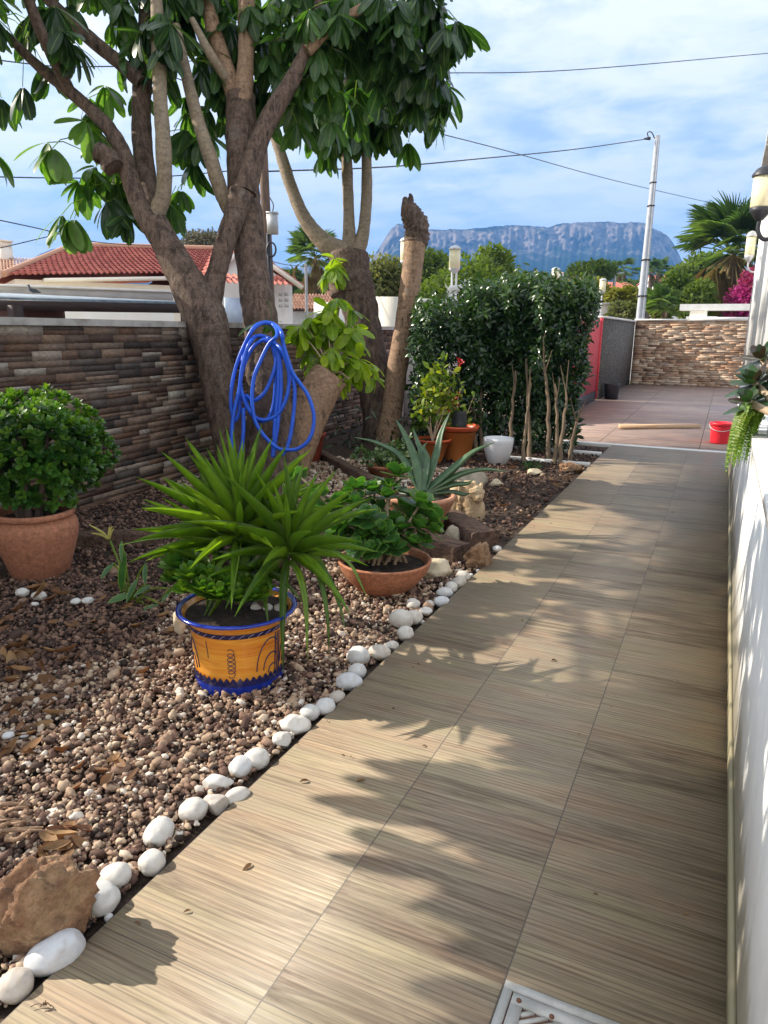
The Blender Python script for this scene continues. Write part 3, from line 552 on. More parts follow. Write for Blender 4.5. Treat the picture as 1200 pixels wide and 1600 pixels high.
b = MB(); wb = at(367, 487, D=21.7); b.box(wb, (.62, .06, .8), rz=math.atan2(dd[1], dd[0])); b.build('shutter', MT['paleblue'], hA)
# far-left house with chimney
hB = thing('neighbour_house', 'pale tiled house with white chimney at the left edge, behind bungalow', 'house', tuple(at(20, 440, D=31)*[1, 1, 0]))
e0, e1, r0, r1 = at(-60, 425, D=29), at(72, 440, D=29.6), at(-60, 398, D=33), at(68, 406, D=33)
b = MB(); tiled(b, e0, e1, r0, r1, 26, 9); b.build('roof', MT['tilepale'], hB, smooth=True)
b = MB(); wallquad(b, e0, e1-[.3, 0, 0], -.2, e0[2]-.06, .2, 4); b.build('wall', MT['white'], hB)
ch = at(7, 398, D=32.6); rf = hB.children[0]
b = MB(); b.box(ch+[0, 0, -.2], (.5, .5, 1.0)); b.box(ch+[-.17, 0, .42], (.12, .5, .26)); b.box(ch+[.17, 0, .42], (.12, .5, .26)); b.box(ch+[0, 0, .58], (.62, .6, .07)); b.build('chimney', MT['cream'], rf)
# grey terrace parapet of the bungalow and its yard wall
p0, p1 = at(-40, 446, D=17.5), at(268, 450, D=19.8)
tp = thing('terrace_parapet', 'grey banded terrace parapet below the red roof of the bungalow', 'wall', tuple(p0*[1, 1, 0]))
b = MB(); z1, z0 = p0[2]-.02, at(-40, 462, D=17.5)[2]; b.beam([p0[0], p0[1], (z0+z1)/2], [p1[0], p1[1], (z0+z1)/2], .2, z1-z0); b.build('band', MT['wallgrey'], tp)
b = MB(); b.beam([p0[0], p0[1], z1+.04], [p1[0], p1[1], z1+.04], .3, .06); b.build('coping', MT['capwhite'], tp)
b = MB(); b.beam([p0[0], p0[1], z0/2-.1], [p1[0], p1[1], z0/2-.1], .17, z0+.2-.005); b.build('wall', MT['cream'], tp)
# lean-to awning close behind the garden wall
MT['awn'] = pm('weathered felt', [(.13, .17, .21), (.24, .29, .34), (.08, .10, .13)], 2.2, .9, .3, .01, 30, stretch=(.4, 2, 1))
MT['darkwood'] = pm('dark brown timber', [(.035, .022, .022), (.075, .045, .042)], 3, .7, .3, .006, 30, stretch=(.3, 1, 6))
aw = thing('lean_to_roof', 'dark lean-to roof with brown beam just over the garden wall', 'awning', tuple(at(100, 470, D=10)*[1, 1, 0]))
f0, f1 = at(-40, 467, D=9.4), at(292, 476, D=11.2); k0, k1 = at(-60, 458, D=10.6), at(285, 473.5, D=12.2)
b = MB(); nn = np.array([0, 0, .03]); b.add([f0, f1, k1, k0, f0+nn, f1+nn, k1+nn, k0+nn], [[0, 1, 2, 3], [4, 5, 6, 7], [0, 1, 5, 4], [1, 2, 6, 5], [2, 3, 7, 6], [3, 0, 4, 7]]); b.build('felt_roof', MT['awn'], aw)
b = MB(); b.beam(f0+[0, 0, -.075], f1+[0, 0, -.06], .07, .135); b.build('beam', MT['darkwood'], aw)
b = MB(); pp = at(24, 490, D=9.6); b.box((pp[0], pp[1], .95), (.14, .14, 1.86)); b.build('post', MT['darkwood'], aw); b = MB(); pp = at(289, 490, D=11.3); b.box((pp[0], pp[1], .95), (.1, .1, 1.8)); b.build('post', MT['darkwood'], aw)
# bird on the awning
c = at(53, 457, D=10.5); s = px(c)
def lb(u, v): return c+RA*u*s+UA*v*s
b = MB(); b.tube(cr([lb(-9, 12), lb(-8, 10.5), lb(-6.5, 6), lb(-3, 3.5), lb(2, 2.5), lb(6, 1.2), lb(11, -.5)], 5), np.interp(np.linspace(0, 1, 31), [0, .08, .2, .42, .65, .85, 1], [.5, 1.7, 1.5, 3.0, 3.2, 1.8, .5])*s, 12)
b.tube([lb(-9.4, 11.4), lb(-11.6, 10.8)], [.7*s, .15*s], 6)
for u in (-2, 1): b.tube([lb(u, 1), lb(u+.3, -3)], .35*s, 5)
MT['bird'] = pm('grey feathers', [(.03, .034, .042), (.08, .085, .10)], 30, .7, .2, .004, 60); tag(b.build('bird', MT['bird'], loc=tuple(c), smooth=True), 'small dark dove perched on the lean-to roof', 'bird')
b = MB(); a_ = at(40, 484, D=10.4); b.box((a_[0], a_[1], 1.0), (1.0, .3, 1.72), rz=YAW); tag(b.build('yard_shed', pm('rust brown boards', [(.12, .05, .04), (.22, .10, .08)], 4, .8, .3, .006, 20), loc=(a_[0], a_[1], 0)), 'rust-brown board box below the left end of lean-to roof', 'shed')
# middle distance small house and white walls
def small_house(name, label, x0, x1, ye, yr, D, mat='tilepale', wall='white', depth=6, cols=16, rows=5):
    e0, e1 = at(x0, ye, D=D), at(x1, ye, D=D); e1[2] = e0[2]; dpt = FH*depth
    zr = at((x0+x1)/2, yr, D=D+depth/2)[2]; r = thing(name, label, 'house', (e0[0], e0[1], 0)); u = norm(e1-e0)
    r0, r1 = e0+dpt/2, e1+dpt/2; r0[2] = r1[2] = zr
    b = MB(); tiled(b, e0-u*.2, e1+u*.2, r0-u*.2, r1+u*.2, cols, rows, .05*D/25); tiled(b, e1+dpt+u*.2, e0+dpt-u*.2, r1+u*.2, r0-u*.2, cols, rows, .05*D/25); b.build('roof', MT[mat], r, smooth=True)
    b = MB(); i = FH*.3; v = [e0+i, e1+i, e1+dpt-i, e0+dpt-i]; z = e0[2]-.05
    b.prism([(q_[0], q_[1]) for q_ in v], -.3, z); 
    for a_, c_, t_ in ((v[0], v[3], r0), (v[1], v[2], r1)): b.add([[a_[0], a_[1], z], [c_[0], c_[1], z], [t_[0], t_[1], zr-.1]], [[0, 1, 2]])
    b.build('wall', MT[wall], r); return r
r = small_house('neighbour_house', 'small white house with pale orange tile roof behind the bungalow wing', 455, 520, 484, 461, 26, depth=5)
r = small_house('neighbour_house', 'distant white house with orange roof seen between palm and dark trunk', 508, 545, 466, 456, 60, depth=8, cols=14)
small_house('neighbour_house', 'far white house with long red roof left of the concrete pole', 922, 996, 452, 443, 95, 'tile', depth=10, cols=24)
small_house('neighbour_house', 'far pinkish house between concrete pole and green bushes', 1030, 1075, 441, 433, 130, 'tile', depth=12, cols=20)
b = MB(); p = at(528, 480, D=24); b.box((p[0], p[1], p[2]/2), (1.6, .2, p[2]+.3), rz=YAW); tag(b.build('yard_wall', MT['white'], loc=(p[0], p[1], 0)), 'plain white yard wall right of the small orange-roofed house', 'wall')
b = MB(); p = at(930, 478, D=36); b.box((p[0], p[1], p[2]/2), (2.4, 3, p[2]), rz=YAW); b.box((p[0], p[1], p[2]+.05), (2.7, 3.3, .1), rz=YAW); tag(b.build('flat_roof_hut', MT['wallgrey'], loc=(p[0], p[1], 0)), 'low grey flat-roofed hut just right of the hedge top', 'hut')
TOWN = [(846, 432, 10, 5, 340), (858, 436, 9, 4, 300), (812, 436, 8, 4, 360), (878, 430, 9, 5, 380), (893, 433, 7, 4, 420), (1048, 434, 9, 5, 320), (572, 438, 7, 4, 420), (838, 425, 6, 3, 520), (868, 424, 6, 3, 560)]
TL = ['far white villa below the mountain, left of the faint lamp', 'far low white villa under the mountain near the hedge lamp', 'far white villa between the round green tree and hedge lamp', 'far pale villa just right of the hedge lamp', 'far small villa left of the round pine', 'far white villa right of the concrete pole', 'far white villa at the mountain foot behind pale stems', 'tiny white villa high on the slope above the hedge', 'tiny white villa on the slope over the hedge lamp']
for (x, y, wd, hh, D), lb_ in zip(TOWN, TL):
    p = at(x, y, D=D); s = px(p); t = thing('villa', lb_, 'house', (p[0], p[1], 0), 'white villas in the distant town')
    b = MB(); b.box((p[0], p[1], (p[2]+hh*s/2)/2), (wd*s, wd*s*.8, p[2]+hh*s/2), rz=YAW); b.build('wall', MT['white'], t)
    b = MB(); zz = p[2]+hh*s/2; q_ = wd*s*.58; b.add([[p[0]-q_, p[1]-q_, zz], [p[0]+q_, p[1]-q_, zz], [p[0]+q_, p[1]+q_, zz], [p[0]-q_, p[1]+q_, zz], [p[0], p[1], zz+hh*s*.45]], [[0, 1, 4], [1, 2, 4], [2, 3, 4], [3, 0, 4]]); b.build('roof', MT['tilepale'], t)
# ---------------------------------------------------------------- poles and wires
MT['concrete'] = pm('pole concrete', [(.30, .32, .35), (.42, .43, .46)], 6, .8, .15, .004, 60)
bp = at(1000, 494, D=27.5); tp_ = at(1027.5, 212, D=27.8); tp_[0] = bp[0]+(tp_[0]-bp[0])*1.0
cpole = thing('utility_pole', 'tall square concrete utility pole rising behind the far wall', 'pole', (bp[0], bp[1], 0))
b = MB(); A = np.array([bp[0], bp[1], -.2]); T = tp_; ux = norm(RA*[1, 1, 0]); uy = FH
def frust(mb, A, T, wa, wt, da, dt):
    v = [P+ux*w_*i+uy*d_*j for P, w_, d_ in ((A, wa, da), (T, wt, dt)) for i, j in ((-1, -1), (1, -1), (1, 1), (-1, 1))]
    mb.add(v, [[0, 1, 5, 4], [1, 2, 6, 5], [2, 3, 7, 6], [3, 0, 4, 7], [4, 5, 6, 7]])
frust(b, A-ux*.06, T-ux*.025, .085, .04, .13, .09); frust(b, A+ux*.10-uy*.02, T+ux*.045-uy*.02, .06, .028, .11, .07); b.build('shaft', MT['concrete'], cpole)
for y in (283, 318, 400, 455):
    b = MB(); t = (494-y)/282; P = A+(T-A)*((2.2/ (T[2]))+ (1-2.2/T[2])*t); wq = .17-.10*t; b.box(P-[0, 0, 0], (wq*2.1, wq*2.3, .05), rz=math.atan2(ux[1], ux[0])); b.build('band', MT['iron'], cpole)
b = MB(); b.tube(cr([T+[0, 0, -.1]-ux*.1, T+[0, 0, .12]-ux*.25, T+[0, 0, .1]-ux*.4, T+[0, 0, -.05]-ux*.36], 6), .02, 6); b.tube([T-ux*.28-[0, 0, .1], T-ux*.52-[0, 0, .12]], [.07, .03], 8); b.build('insulator', MT['iron'], cpole)
MT['polewood'] = pm('pole timber', [(.09, .06, .045), (.19, .125, .09)], 4, .85, .4, .006, 20, stretch=(3, 3, .3))
wb_, wt_ = at(423, 520, D=14.2), at(409, 180, D=14.4)
wp = thing('utility_pole', 'brown timber utility pole with grey meter box behind the trunks', 'pole', (wb_[0], wb_[1], 0))
b = MB(); b.tube([[wb_[0], wb_[1], -.2], wb_, wt_], [.12, .11, .085], 14); b.build('shaft', MT['polewood'], wp, smooth=True)
b = MB(); mbx = at(426, 350, D=14.05); b.box(mbx, (.20, .16, .38), rz=YAW); b.box(mbx+[0, 0, .2], (.22, .18, .03), rz=YAW); b.build('meter_box', MT['greymetal'], wp)
b = MB(); s = px(mbx); cc_ = at(424, 390, D=14.05)
b.tube([cc_+RA*s*7*math.cos(a)+UA*s*11*math.sin(a) for a in np.linspace(0, 6.3, 24)], .018, 6); b.tube(cr([at(421, 308, D=14.1), at(427, 320, D=14.05), at(425, 335, D=14.05)], 6), .012, 6); b.tube(cr([at(419, 365, D=14.1), at(420, 400, D=14.08), at(422, 440, D=14.1)], 6), .04, 6); b.build('cable_coil', MT['iron'], wp, smooth=True)
def wire(label, pts, r=.012):
    P = cr([at(x, y, D=D) for x, y, D in pts], 10); b = MB(); b.tube(P, r, 5); tag(b.build('overhead_wire', MT['iron'], loc=tuple(P[0]), smooth=True), label, 'wire', 'overhead wires')
wire('thick wire sagging from the concrete pole top to the timber pole', [(1012, 217, 27.7), (900, 233, 24), (750, 248, 20), (600, 261, 17), (412, 268, 14.3)], .016)
wire('thin wire dropping rightward behind the concrete pole to the palm', [(688, 209, 18), (800, 238, 22), (960, 282, 29), (1132, 322, 38)], .013)
wire('highest wire, crossing the sky at top right', [(560, 112, 17), (700, 114, 18), (900, 109, 20), (1215, 82, 24)], .012)
wire('wire passing behind the left branches high up', [(-20, 92, 11), (90, 104, 12), (250, 113, 13), (410, 190, 14.3)], .010)
wire('level wire left of the hanging leaves to the timber pole', [(-20, 276, 11), (90, 278, 12), (240, 277, 13.2), (411, 262, 14.3)], .010)
wire('wire running down right over the bungalow roof', [(-20, 340, 12), (60, 357, 13), (150, 378, 15), (240, 384, 20)], .010)
wire('wire rising right from the left edge across another wire', [(-20, 392, 13), (40, 378, 14), (98, 364, 15), (130, 357, 16)], .010)
wire('short low wire between timber pole and thin far post', [(423, 408, 14.4), (450, 414, 18), (477, 416, 24)], .010)
b = MB(); p = at(478, 412, D=24); b.tube([[p[0], p[1], -.2], p], .05, 8); tag(b.build('thin_post', MT['concrete'], loc=(p[0], p[1], 0), smooth=True), 'thin white post beside the fan palm behind the trunks', 'post')
b = MB(); p = at(961, 428, D=60); b.tube([[p[0], p[1], -.2], p], .12, 8); q_ = at(975, 426, D=60); b.tube([p, q_], .06, 6); tag(b.build('street_lamp', MT['concrete'], loc=(p[0], p[1], 0), smooth=True), 'pale street lamp with short arm left of the lone far palm', 'street lamp')
# ---------------------------------------------------------------- vegetation
LF = {
 'oval': leaf_t(4, lambda t: .62*math.sin(math.pi*min(1, t*.94+.03))**.75, .18, .12),
 'ficus': leaf_t(3, lambda t: .46*math.sin(math.pi*(t*.93+.04))**.8, .25, .16),
 'spoon': leaf_t(4, lambda t: .2+.46*math.sin(math.pi*max(0, t-.12)/.95) if t < .98 else .2, -.12, .12),
 'card': leaf_t(2, lambda t: [.35, .7, .25][int(round(t*2))], .1, .1),
 'blade': leaf_t(7, lambda t: .5+.5*math.sin(math.pi*min(.5, t*1.3)) if t < .4 else (1-(t-.4)/.6)**.8, .0, .22),
 'umb': leaf_t(7, lambda t: .38*(math.sin(math.pi*(t*.95+.035))**.48)*(.74+.42*t), .24, .10),
 'pinna': (np.array([(-.5, 0, 0), (.5, 0, 0), (.3, .8, -.05), (0, 1, -.1), (-.3, .8, -.05)]), np.array([[0, 1, 2, 3, 4]])[:, [0, 1, 2, 3]], np.full(5, .5)),
}
MT['umb'] = leafmat('umbrella leaf', [(.016, .040, .015), (.036, .085, .026), (.07, .145, .036), (.12, .21, .045)], .28, .42, (2.2, 2.6, .7), rib=(.13, .19, .06))
MT['umbyoung'] = leafmat('young umbrella leaf', [(.15, .27, .02), (.27, .41, .028), (.42, .53, .04)], .3, .55, (1.5, 1.5, .4), rib=(.34, .42, .09))
MT['ficus'] = leafmat('hedge leaf', [(.012, .034, .013), (.022, .055, .017), (.038, .085, .023), (.075, .14, .03)], .25, .22, (1.6, 2.0, .5), spec=.6)
MT['jade'] = leafmat('jade leaf', [(.025, .085, .015), (.045, .13, .02), (.09, .20, .025), (.19, .30, .03)], .28, .22, (1.6, 1.9, .4), spec=.6)
MT['jadeb'] = leafmat('round succulent leaf', [(.035, .10, .03), (.06, .16, .04), (.11, .23, .05)], .32, .3, (1.6, 2.0, .5), edge=(.24, .36, .06))
MT['yucca'] = leafmat('yucca blade', [(.045, .10, .016), (.085, .17, .018), (.15, .27, .022), (.24, .36, .03)], .35, .38, (1.6, 1.8, .4), rib=(.12, .22, .035), edge=(.10, .16, .04))
MT['aloe'] = leafmat('aloe leaf', [(.045, .095, .045), (.07, .14, .065), (.11, .19, .085)], .45, .12, (1.2, 1.5, .6), edge=(.14, .19, .12))
MT['aeon'] = leafmat('aeonium leaf', [(.035, .085, .03), (.02, .05, .022), (.05, .028, .028), (.035, .016, .022)], .3, .15, (1.5, 1.7, .6), edge=(.09, .05, .035))
MT['fern'] = leafmat('fern leaflet', [(.05, .12, .02), (.10, .21, .025), (.17, .29, .03), (.24, .27, .05)], .5, .4, (1.5, 1.6, .4))
MT['lime'] = leafmat('citrus leaf', [(.05, .11, .02), (.13, .22, .025), (.28, .36, .04), (.36, .34, .05)], .4, .4, (1.4, 1.4, .4))
MT['crass'] = leafmat('variegated leaf', [(.05, .11, .04), (.11, .19, .07), (.30, .36, .18)], .35, .25, (1.4, 1.6, .5))
MT['pine'] = leafmat('pine foliage', [(.04, .07, .02), (.08, .12, .03), (.14, .18, .045)], .8, .38, (1.6, 1.7, .5), spec=.1)
MT['bushg'] = leafmat('bush foliage', [(.05, .085, .022), (.10, .15, .035), (.18, .23, .055)], .7, .42, (1.6, 1.7, .5), spec=.15)
MT['bushy'] = leafmat('yellowish foliage', [(.10, .12, .025), (.20, .20, .04), (.30, .28, .07)], .7, .42, (1.5, 1.5, .5), spec=.15)
MT['olive'] = leafmat('grey green foliage', [(.08, .10, .04), (.15, .17, .07), (.24, .24, .11)], .7, .4, (1.5, 1.5, .6), spec=.15)
MT['palm'] = leafmat('palm blade', [(.07, .13, .05), (.13, .21, .07), (.20, .28, .09)], .45, .35, (1.6, 1.8, .6))
MT['palmdry'] = leafmat('dry palm blade', [(.20, .14, .055), (.32, .24, .10), (.24, .20, .06)], .7, .2, (1.3, 1.2, .7))
MT['boug'] = leafmat('bougainvillea bract', [(.30, .02, .16), (.45, .035, .26), (.36, .05, .12), (.18, .06, .04)], .7, .4, (1.3, .9, 1.1))
MT['wisp'] = leafmat('bare twigs', [(.10, .085, .06), (.16, .14, .09)], .8, .1)
def rvec(n):
    return norm(rng.normal(size=(n, 3)))
def crown(mb, c, rad, n, size, lumps=9, lr=.5, tpl='card', droop=0.0, seed=0, rlo=.0, rhi=1.0, flat=1.0):
    """leaves spread over several overlapping clumps of one crown"""
    r_ = np.random.default_rng(seed+5); c = np.asarray(c, float); rad = np.asarray(rad, float)*np.ones(3)
    lc_ = norm(r_.normal(size=(lumps, 3)))*(r_.random((lumps, 1))**.4)*.68; ls = lr*r_.uniform(.55, 1.15, lumps)
    k = r_.choice(lumps, n, p=ls**2/np.sum(ls**2)); dirs = norm(r_.normal(size=(n, 3))); rr = r_.random(n)**.35
    p = lc_[k]+dirs*(ls[k]*rr)[:, None]; pos = c+p*rad
    d = norm(dirs+r_.normal(size=(n, 3))*.8+np.array([0, 0, -droop])); nr = norm(dirs*.8+np.array([0, 0, .7])+r_.normal(size=(n, 3))*.5)
    tv, tf, tu = LF[tpl]; rn = np.clip(rlo+(rhi-rlo)*(.5*r_.random(n)+.5*r_.random(lumps)[k]), 0, 1)
    mb.scatter(tv, tf, pos, d, nr, size*r_.uniform(.6, 1.2, n)*flat, size*r_.uniform(.6, 1.3, n), rn, tu); return mb
def bgtree(name, label, cat, spec, mat, D, n, leaf, trunk=True, group=None, lumps=10, lr=.5, seed=0, tpl='card', droop=0, tm='polewood'):
    x0, y0, x1, y1 = spec; a, c_ = at((x0+x1)/2, (y0+y1)/2, D=D), None; s = px(a); rx, rz = (x1-x0)/2*s, (y1-y0)/2*s
    r = thing(name, label, cat, (a[0], a[1], -.3), group); b = MB(); crown(b, a, (rx*1.3, rx*1.3, rz*1.18), int(n*1.7), leaf*s, lumps, lr, tpl, droop, seed); b.build('crown' if trunk else 'foliage', MT[mat], r)
    b = MB(); tr = max(.04, rx*.07)
    b.tube(cr([[a[0], a[1], -.3], [a[0]+rx*.06, a[1], (a[2]-rz*.6)*.5], [a[0]-rx*.05, a[1], a[2]-rz*.5], a], 4), np.linspace(tr*1.3, tr*.6, 13), 8)
    for k in range(5): dv = rvec(1)[0]; dv[2] = abs(dv[2])*.6+.2; b.tube([a-[0, 0, rz*.5], a+dv*np.array([rx, rx, rz])*.6], [tr*.6, tr*.15], 6)
    b.build('trunk', MT[tm], r, smooth=True); return r
G1 = 'trees and bushes beyond the garden wall'
bgtree('shrub', 'feathery olive-green shrub behind white parapet, left of the lopped trunk', 'shrub', (556, 406, 646, 540), 'olive', 24, 5000, 7, group=G1, lumps=14, seed=1)
bgtree('pine_tree', 'broad pine crown behind the two parapet lamps', 'tree', (634, 384, 736, 470), 'pine', 46, 4500, 7, group=G1, lumps=12, seed=2)
bgtree('shrub', 'mid-green shrub behind the white dog figurine', 'shrub', (640, 420, 792, 545), 'bushg', 26, 6000, 7, group=G1, lumps=16, seed=3)
bgtree('tree', 'rounded pale-green tree under the middle of the mountain', 'tree', (733, 399, 815, 490), 'bushg', 40, 4500, 6, group=G1, lumps=12, seed=4)
bgtree('shrub', 'small dark conifer just left of the hedge lamp', 'tree', (826, 424, 850, 475), 'pine', 60, 900, 5, group=G1, lumps=7, seed=14)
bgtree('pine_tree', 'two-domed pine right of the hedge lamp', 'tree', (884, 401, 958, 462), 'pine', 60, 3800, 5.5, group=G1, lumps=10, seed=5)
bgtree('shrub', 'yellow-green shrub in front of the two-domed pine', 'shrub', (880, 424, 962, 500), 'bushy', 38, 3500, 6, group=G1, lumps=10, seed=6)
bgtree('pine_tree', 'rounded pale pine left of the tall fan palm', 'tree', (1048, 389, 1124, 480), 'bushg', 62, 4200, 6, group=G1, lumps=10, seed=7, tpl='card')
bgtree('shrub', 'leafy green shrub left of the white slab', 'shrub', (1040, 436, 1108, 505), 'bushg', 33, 4200, 6, group=G1, lumps=12, seed=8)
bgtree('shrub', 'small dark-green shrub just right of the concrete pole', 'shrub', (1010, 456, 1052, 498), 'bushg', 32, 2200, 6, group=G1, lumps=8, seed=9)
bgtree('shrub', 'low yellow-green bush left of the concrete pole', 'shrub', (952, 446, 1000, 492), 'bushy', 35, 2600, 6, group=G1, lumps=9, seed=10)
bgtree('shrub', 'grey-green bush behind the red gate top', 'shrub', (948, 470, 992, 508), 'olive', 30, 2000, 6, group=G1, lumps=8, seed=11)
bgtree('clipped_hedge', 'dark clipped hedge behind the fan palm trunk', 'hedge', (1096, 446, 1190, 520), 'bushg', 44, 5000, 6, group=G1, lumps=18, lr=.55, seed=12)
bgtree('tree', 'green trees on the slope left of the distant thin post', 'tree', (432, 424, 480, 470), 'pine', 75, 2500, 6, group=G1, lumps=9, seed=13)
bgtree('tree', 'dark round tree between thin post and pale stems', 'tree', (462, 436, 530, 476), 'pine', 70, 2600, 6, group=G1, lumps=9, seed=15)
bgtree('tree', 'sparse leafless tree above the red roof beside the thick trunk', 'tree', (282, 354, 342, 400), 'wisp', 34, 900, 6, group=G1, lumps=9, lr=.45, seed=16, tpl='ficus')
bgtree('tree', 'low tree under the far end of the mountain, behind distant palms', 'tree', (985, 440, 1056, 470), 'pine', 150, 1800, 5, group=G1, lumps=9, seed=17)
bgtree('tree', 'long dark belt tree between round green tree and hedge lamp', 'tree', (770, 420, 886, 474), 'pine', 110, 3000, 5, group=G1, lumps=14, seed=18)
# town woods at the mountain foot
b = MB()
for i in range(170):
    x = rng.uniform(400, 1250); D = rng.uniform(160, 900); p = at(x, 516, D=D); hh = rng.uniform(5, 13)+D*.016; s = hh*.55
    crown(b, [p[0], p[1], hh*.5], (s*1.5, s*1.5, hh*.55), 150, s*.42, 5, .6, seed=200+i)
tag(b.build('distant_woods', MT['pine']), kind='stuff')
def fan_palm(name, label, top, D, R, nf, dry, seed, group=None, trunk_r=.18, blade=9, flare=1.3):
    r_ = np.random.default_rng(seed); a = at(*top, D=D); r = thing(name, label, 'palm', (a[0], a[1], -.3), group)
    b = MB(); b.tube(cr([[a[0]-.05, a[1], -.3], [a[0], a[1], a[2]*.5], a-[0, 0, R*.15]], 6), np.linspace(trunk_r*flare, trunk_r*.9, 13), 14, jag=.04); b.build('trunk', MT['polewood'] if D < 60 else MT['bark'], r, smooth=True)
    for nm, n, mat, lo, hi in (('crown', nf, 'palm', -.25, 1.25), ('dead_skirt', dry, 'palmdry', -1.35, -.45)):
        if not n: continue
        b = MB()
        for k in range(n):
            az = r_.uniform(0, 6.283); el = r_.uniform(lo, hi); L = R*r_.uniform(.42, .62) if nm == 'crown' else R*r_.uniform(.42, .72)
            d = np.array([math.cos(az)*math.cos(el), math.sin(az)*math.cos(el), math.sin(el)]); h = a+d*L; sdv = norm(np.cross(d, [0, 0, 1])+1e-6); up = np.cross(sdv, d)
            b.tube([a, a+d*L*.5+[0, 0, L*.04], h], R*.009, 4, rnd=.6); fl = R*r_.uniform(.42, .6); tv, tf, tu = LF['blade']; ds = []; ps = []
            for q in np.linspace(-1.35, 1.35, 27):
                dq = d*math.cos(q)+sdv*math.sin(q)+np.array([0, 0, -.08-.10*abs(q)]) if nm == 'crown' else d*math.cos(q*.5)+sdv*math.sin(q*.5)+np.array([0, 0, -.5]); ds.append(norm(dq)); ps.append(h)
            tv2 = tv.copy(); tv2[:, 2] -= (.16 if nm == 'crown' else .4)*tv2[:, 1]**2.5
            b.scatter(tv2, tf, ps, np.array(ds), up, fl*.045, fl*r_.uniform(.85, 1.08, 27), np.clip(r_.uniform(0, 1)+r_.normal(0, .1, 27), 0, 1), tu, sz=fl)
        b.build(nm, MT[mat], r)
    return r
fan_palm('fan_palm', 'tall fan palm with dry skirt beside the white house', (1146, 397), 37, 3.0, 44, 64, 3, trunk_r=.42)
fan_palm('fan_palm', 'fan palm standing between the timber pole and pale stems', (492, 400), 42, 1.9, 26, 14, 4, trunk_r=.12)
GP = 'slim far palms below the mountain'
fan_palm('fan_palm', 'lone far palm left of the concrete pole', (976, 424), 105, 2.4, 20, 10, 5, GP, trunk_r=.3)
fan_palm('fan_palm', 'left one of the far palm pair right of concrete pole', (1018, 424), 100, 2.1, 20, 10, 6, GP, trunk_r=.3)
fan_palm('fan_palm', 'right one of the far palm pair right of concrete pole', (1029, 423), 104, 2.1, 20, 10, 7, GP, trunk_r=.3)
fan_palm('dwarf_palm', 'small dwarf palm at the foot of the dark-green shrub', (1040, 480), 30, 1.1, 22, 6, 8, None, trunk_r=.12)
fan_palm('cypress_stub', 'stubby dark palm trunk left of the concrete pole below the lone far palm', (979, 444), 90, .9, 14, 0, 9, None, trunk_r=.5)
r = bgtree('bougainvillea', 'magenta bougainvillea between the palm trunk and white house', 'shrub', (1138, 428, 1196, 520), 'boug', 32, 5200, 5, lumps=16, seed=21, trunk=False)
# ---------------------------------------------------------------- hedge of ficus shrubs
HG = 'shrubs of the clipped hedge by the patio'
def hedge(label, x0, x1, ytop, ybot, base, stems, D0h, n, seed, side=0):
    """one shrub: foliage filling a block of the hedge above its bare stems"""
    r_ = np.random.default_rng(seed); g0 = at(*base, Z=-.03); D0h = dep(g0)+.42; a = at(x0, ytop, D=D0h); c_ = at(x1, ytop, D=D0h)
    zt_ = a[2]; zb = .02; r = thing('hedge_shrub', label, 'hedge', tuple(g0), HG)
    cx = (a+c_)/2; half = np.linalg.norm(c_[:2]-a[:2])/2; ux_ = norm((c_-a)*[1, 1, 0]); dy = FH*.5
    m = n; u = r_.uniform(-1, 1, m); v = r_.beta(1.1, .9, m); w_ = r_.uniform(-1, 1, m); e = .10*np.sin(u*9+seed)+.09*np.sin(v*17+seed+u*4)
    lean = side*half*(v-1)*.42
    pos = cx*[1, 1, 0]+ux_*(u*half*(1.02+e)+lean*np.maximum(0, u+.2))[:, None]+(np.sign(w_)*np.abs(w_)**.5)[:, None]*dy*(1+e*1.6)[:, None]+np.stack([0*u, 0*u, zb+(zt_-zb)*v+.07*np.sin(u*13+seed)*v+.05*np.sin(u*31+2*seed)*v+r_.normal(0, .05, m)], 1); pos[:, 2] = np.maximum(pos[:, 2], .03)
    keep = (np.sin(pos[:, 0]*7+seed)*np.sin(pos[:, 2]*6+1)*np.sin(pos[:, 1]*5) > -.32)|(v > .8); keep &= r_.random(m) < np.where(v < .42, .42+v*1.4, 1)
    pos = pos[keep]; k = len(pos); out_ = norm(u[keep][:, None]*ux_*.5+w_[keep][:, None]*FH+np.array([0, 0, .3])); tv, tf, tu = LF['ficus']
    b = MB(); b.scatter(tv, tf, pos, norm(out_*.5+r_.normal(size=(k, 3))*.7+[0, 0, -.35]), norm(out_+[0, 0, .5]+r_.normal(size=(k, 3))*.55), .075*r_.uniform(.7, 1.25, k), .09*r_.uniform(.7, 1.3, k), np.clip(r_.beta(1.2, 1.5, k)+.35*(v[keep] > .9), 0, 1), tu)  # topmost leaves lightened, sunlight put into their colour
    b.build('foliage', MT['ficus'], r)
    for sp_ in stems:
        p0 = at(*sp_[0], Z=-.03); d0 = dep(p0); b = MB(); pts = [p0]+[at(x, y, D=d0+.05*i) for i, (x, y) in enumerate(sp_) if i > 0]
        pts = cr(pts, 5)+r_.normal(size=(len(cr(pts, 5)), 3))*.008; b.tube(pts, np.linspace(.030, .010, len(pts)), 8, jag=.1)
        for j in range(2):
            i = int(r_.uniform(.6, .9)*len(pts)); dv = rvec(1)[0]*.10; dv[2] = abs(dv[2])+.3; b.tube([pts[i], pts[i]+dv*.5, pts[i]+dv], [.010, .007, .003], 5)
        b.build('stem', MT['hstem'], r, smooth=True)
    return r
MT['hstem'] = pm('hedge stem', [(.11, .08, .055), (.24, .175, .11)], 9, .85, .4, .004, 40, stretch=(1, 1, .4))
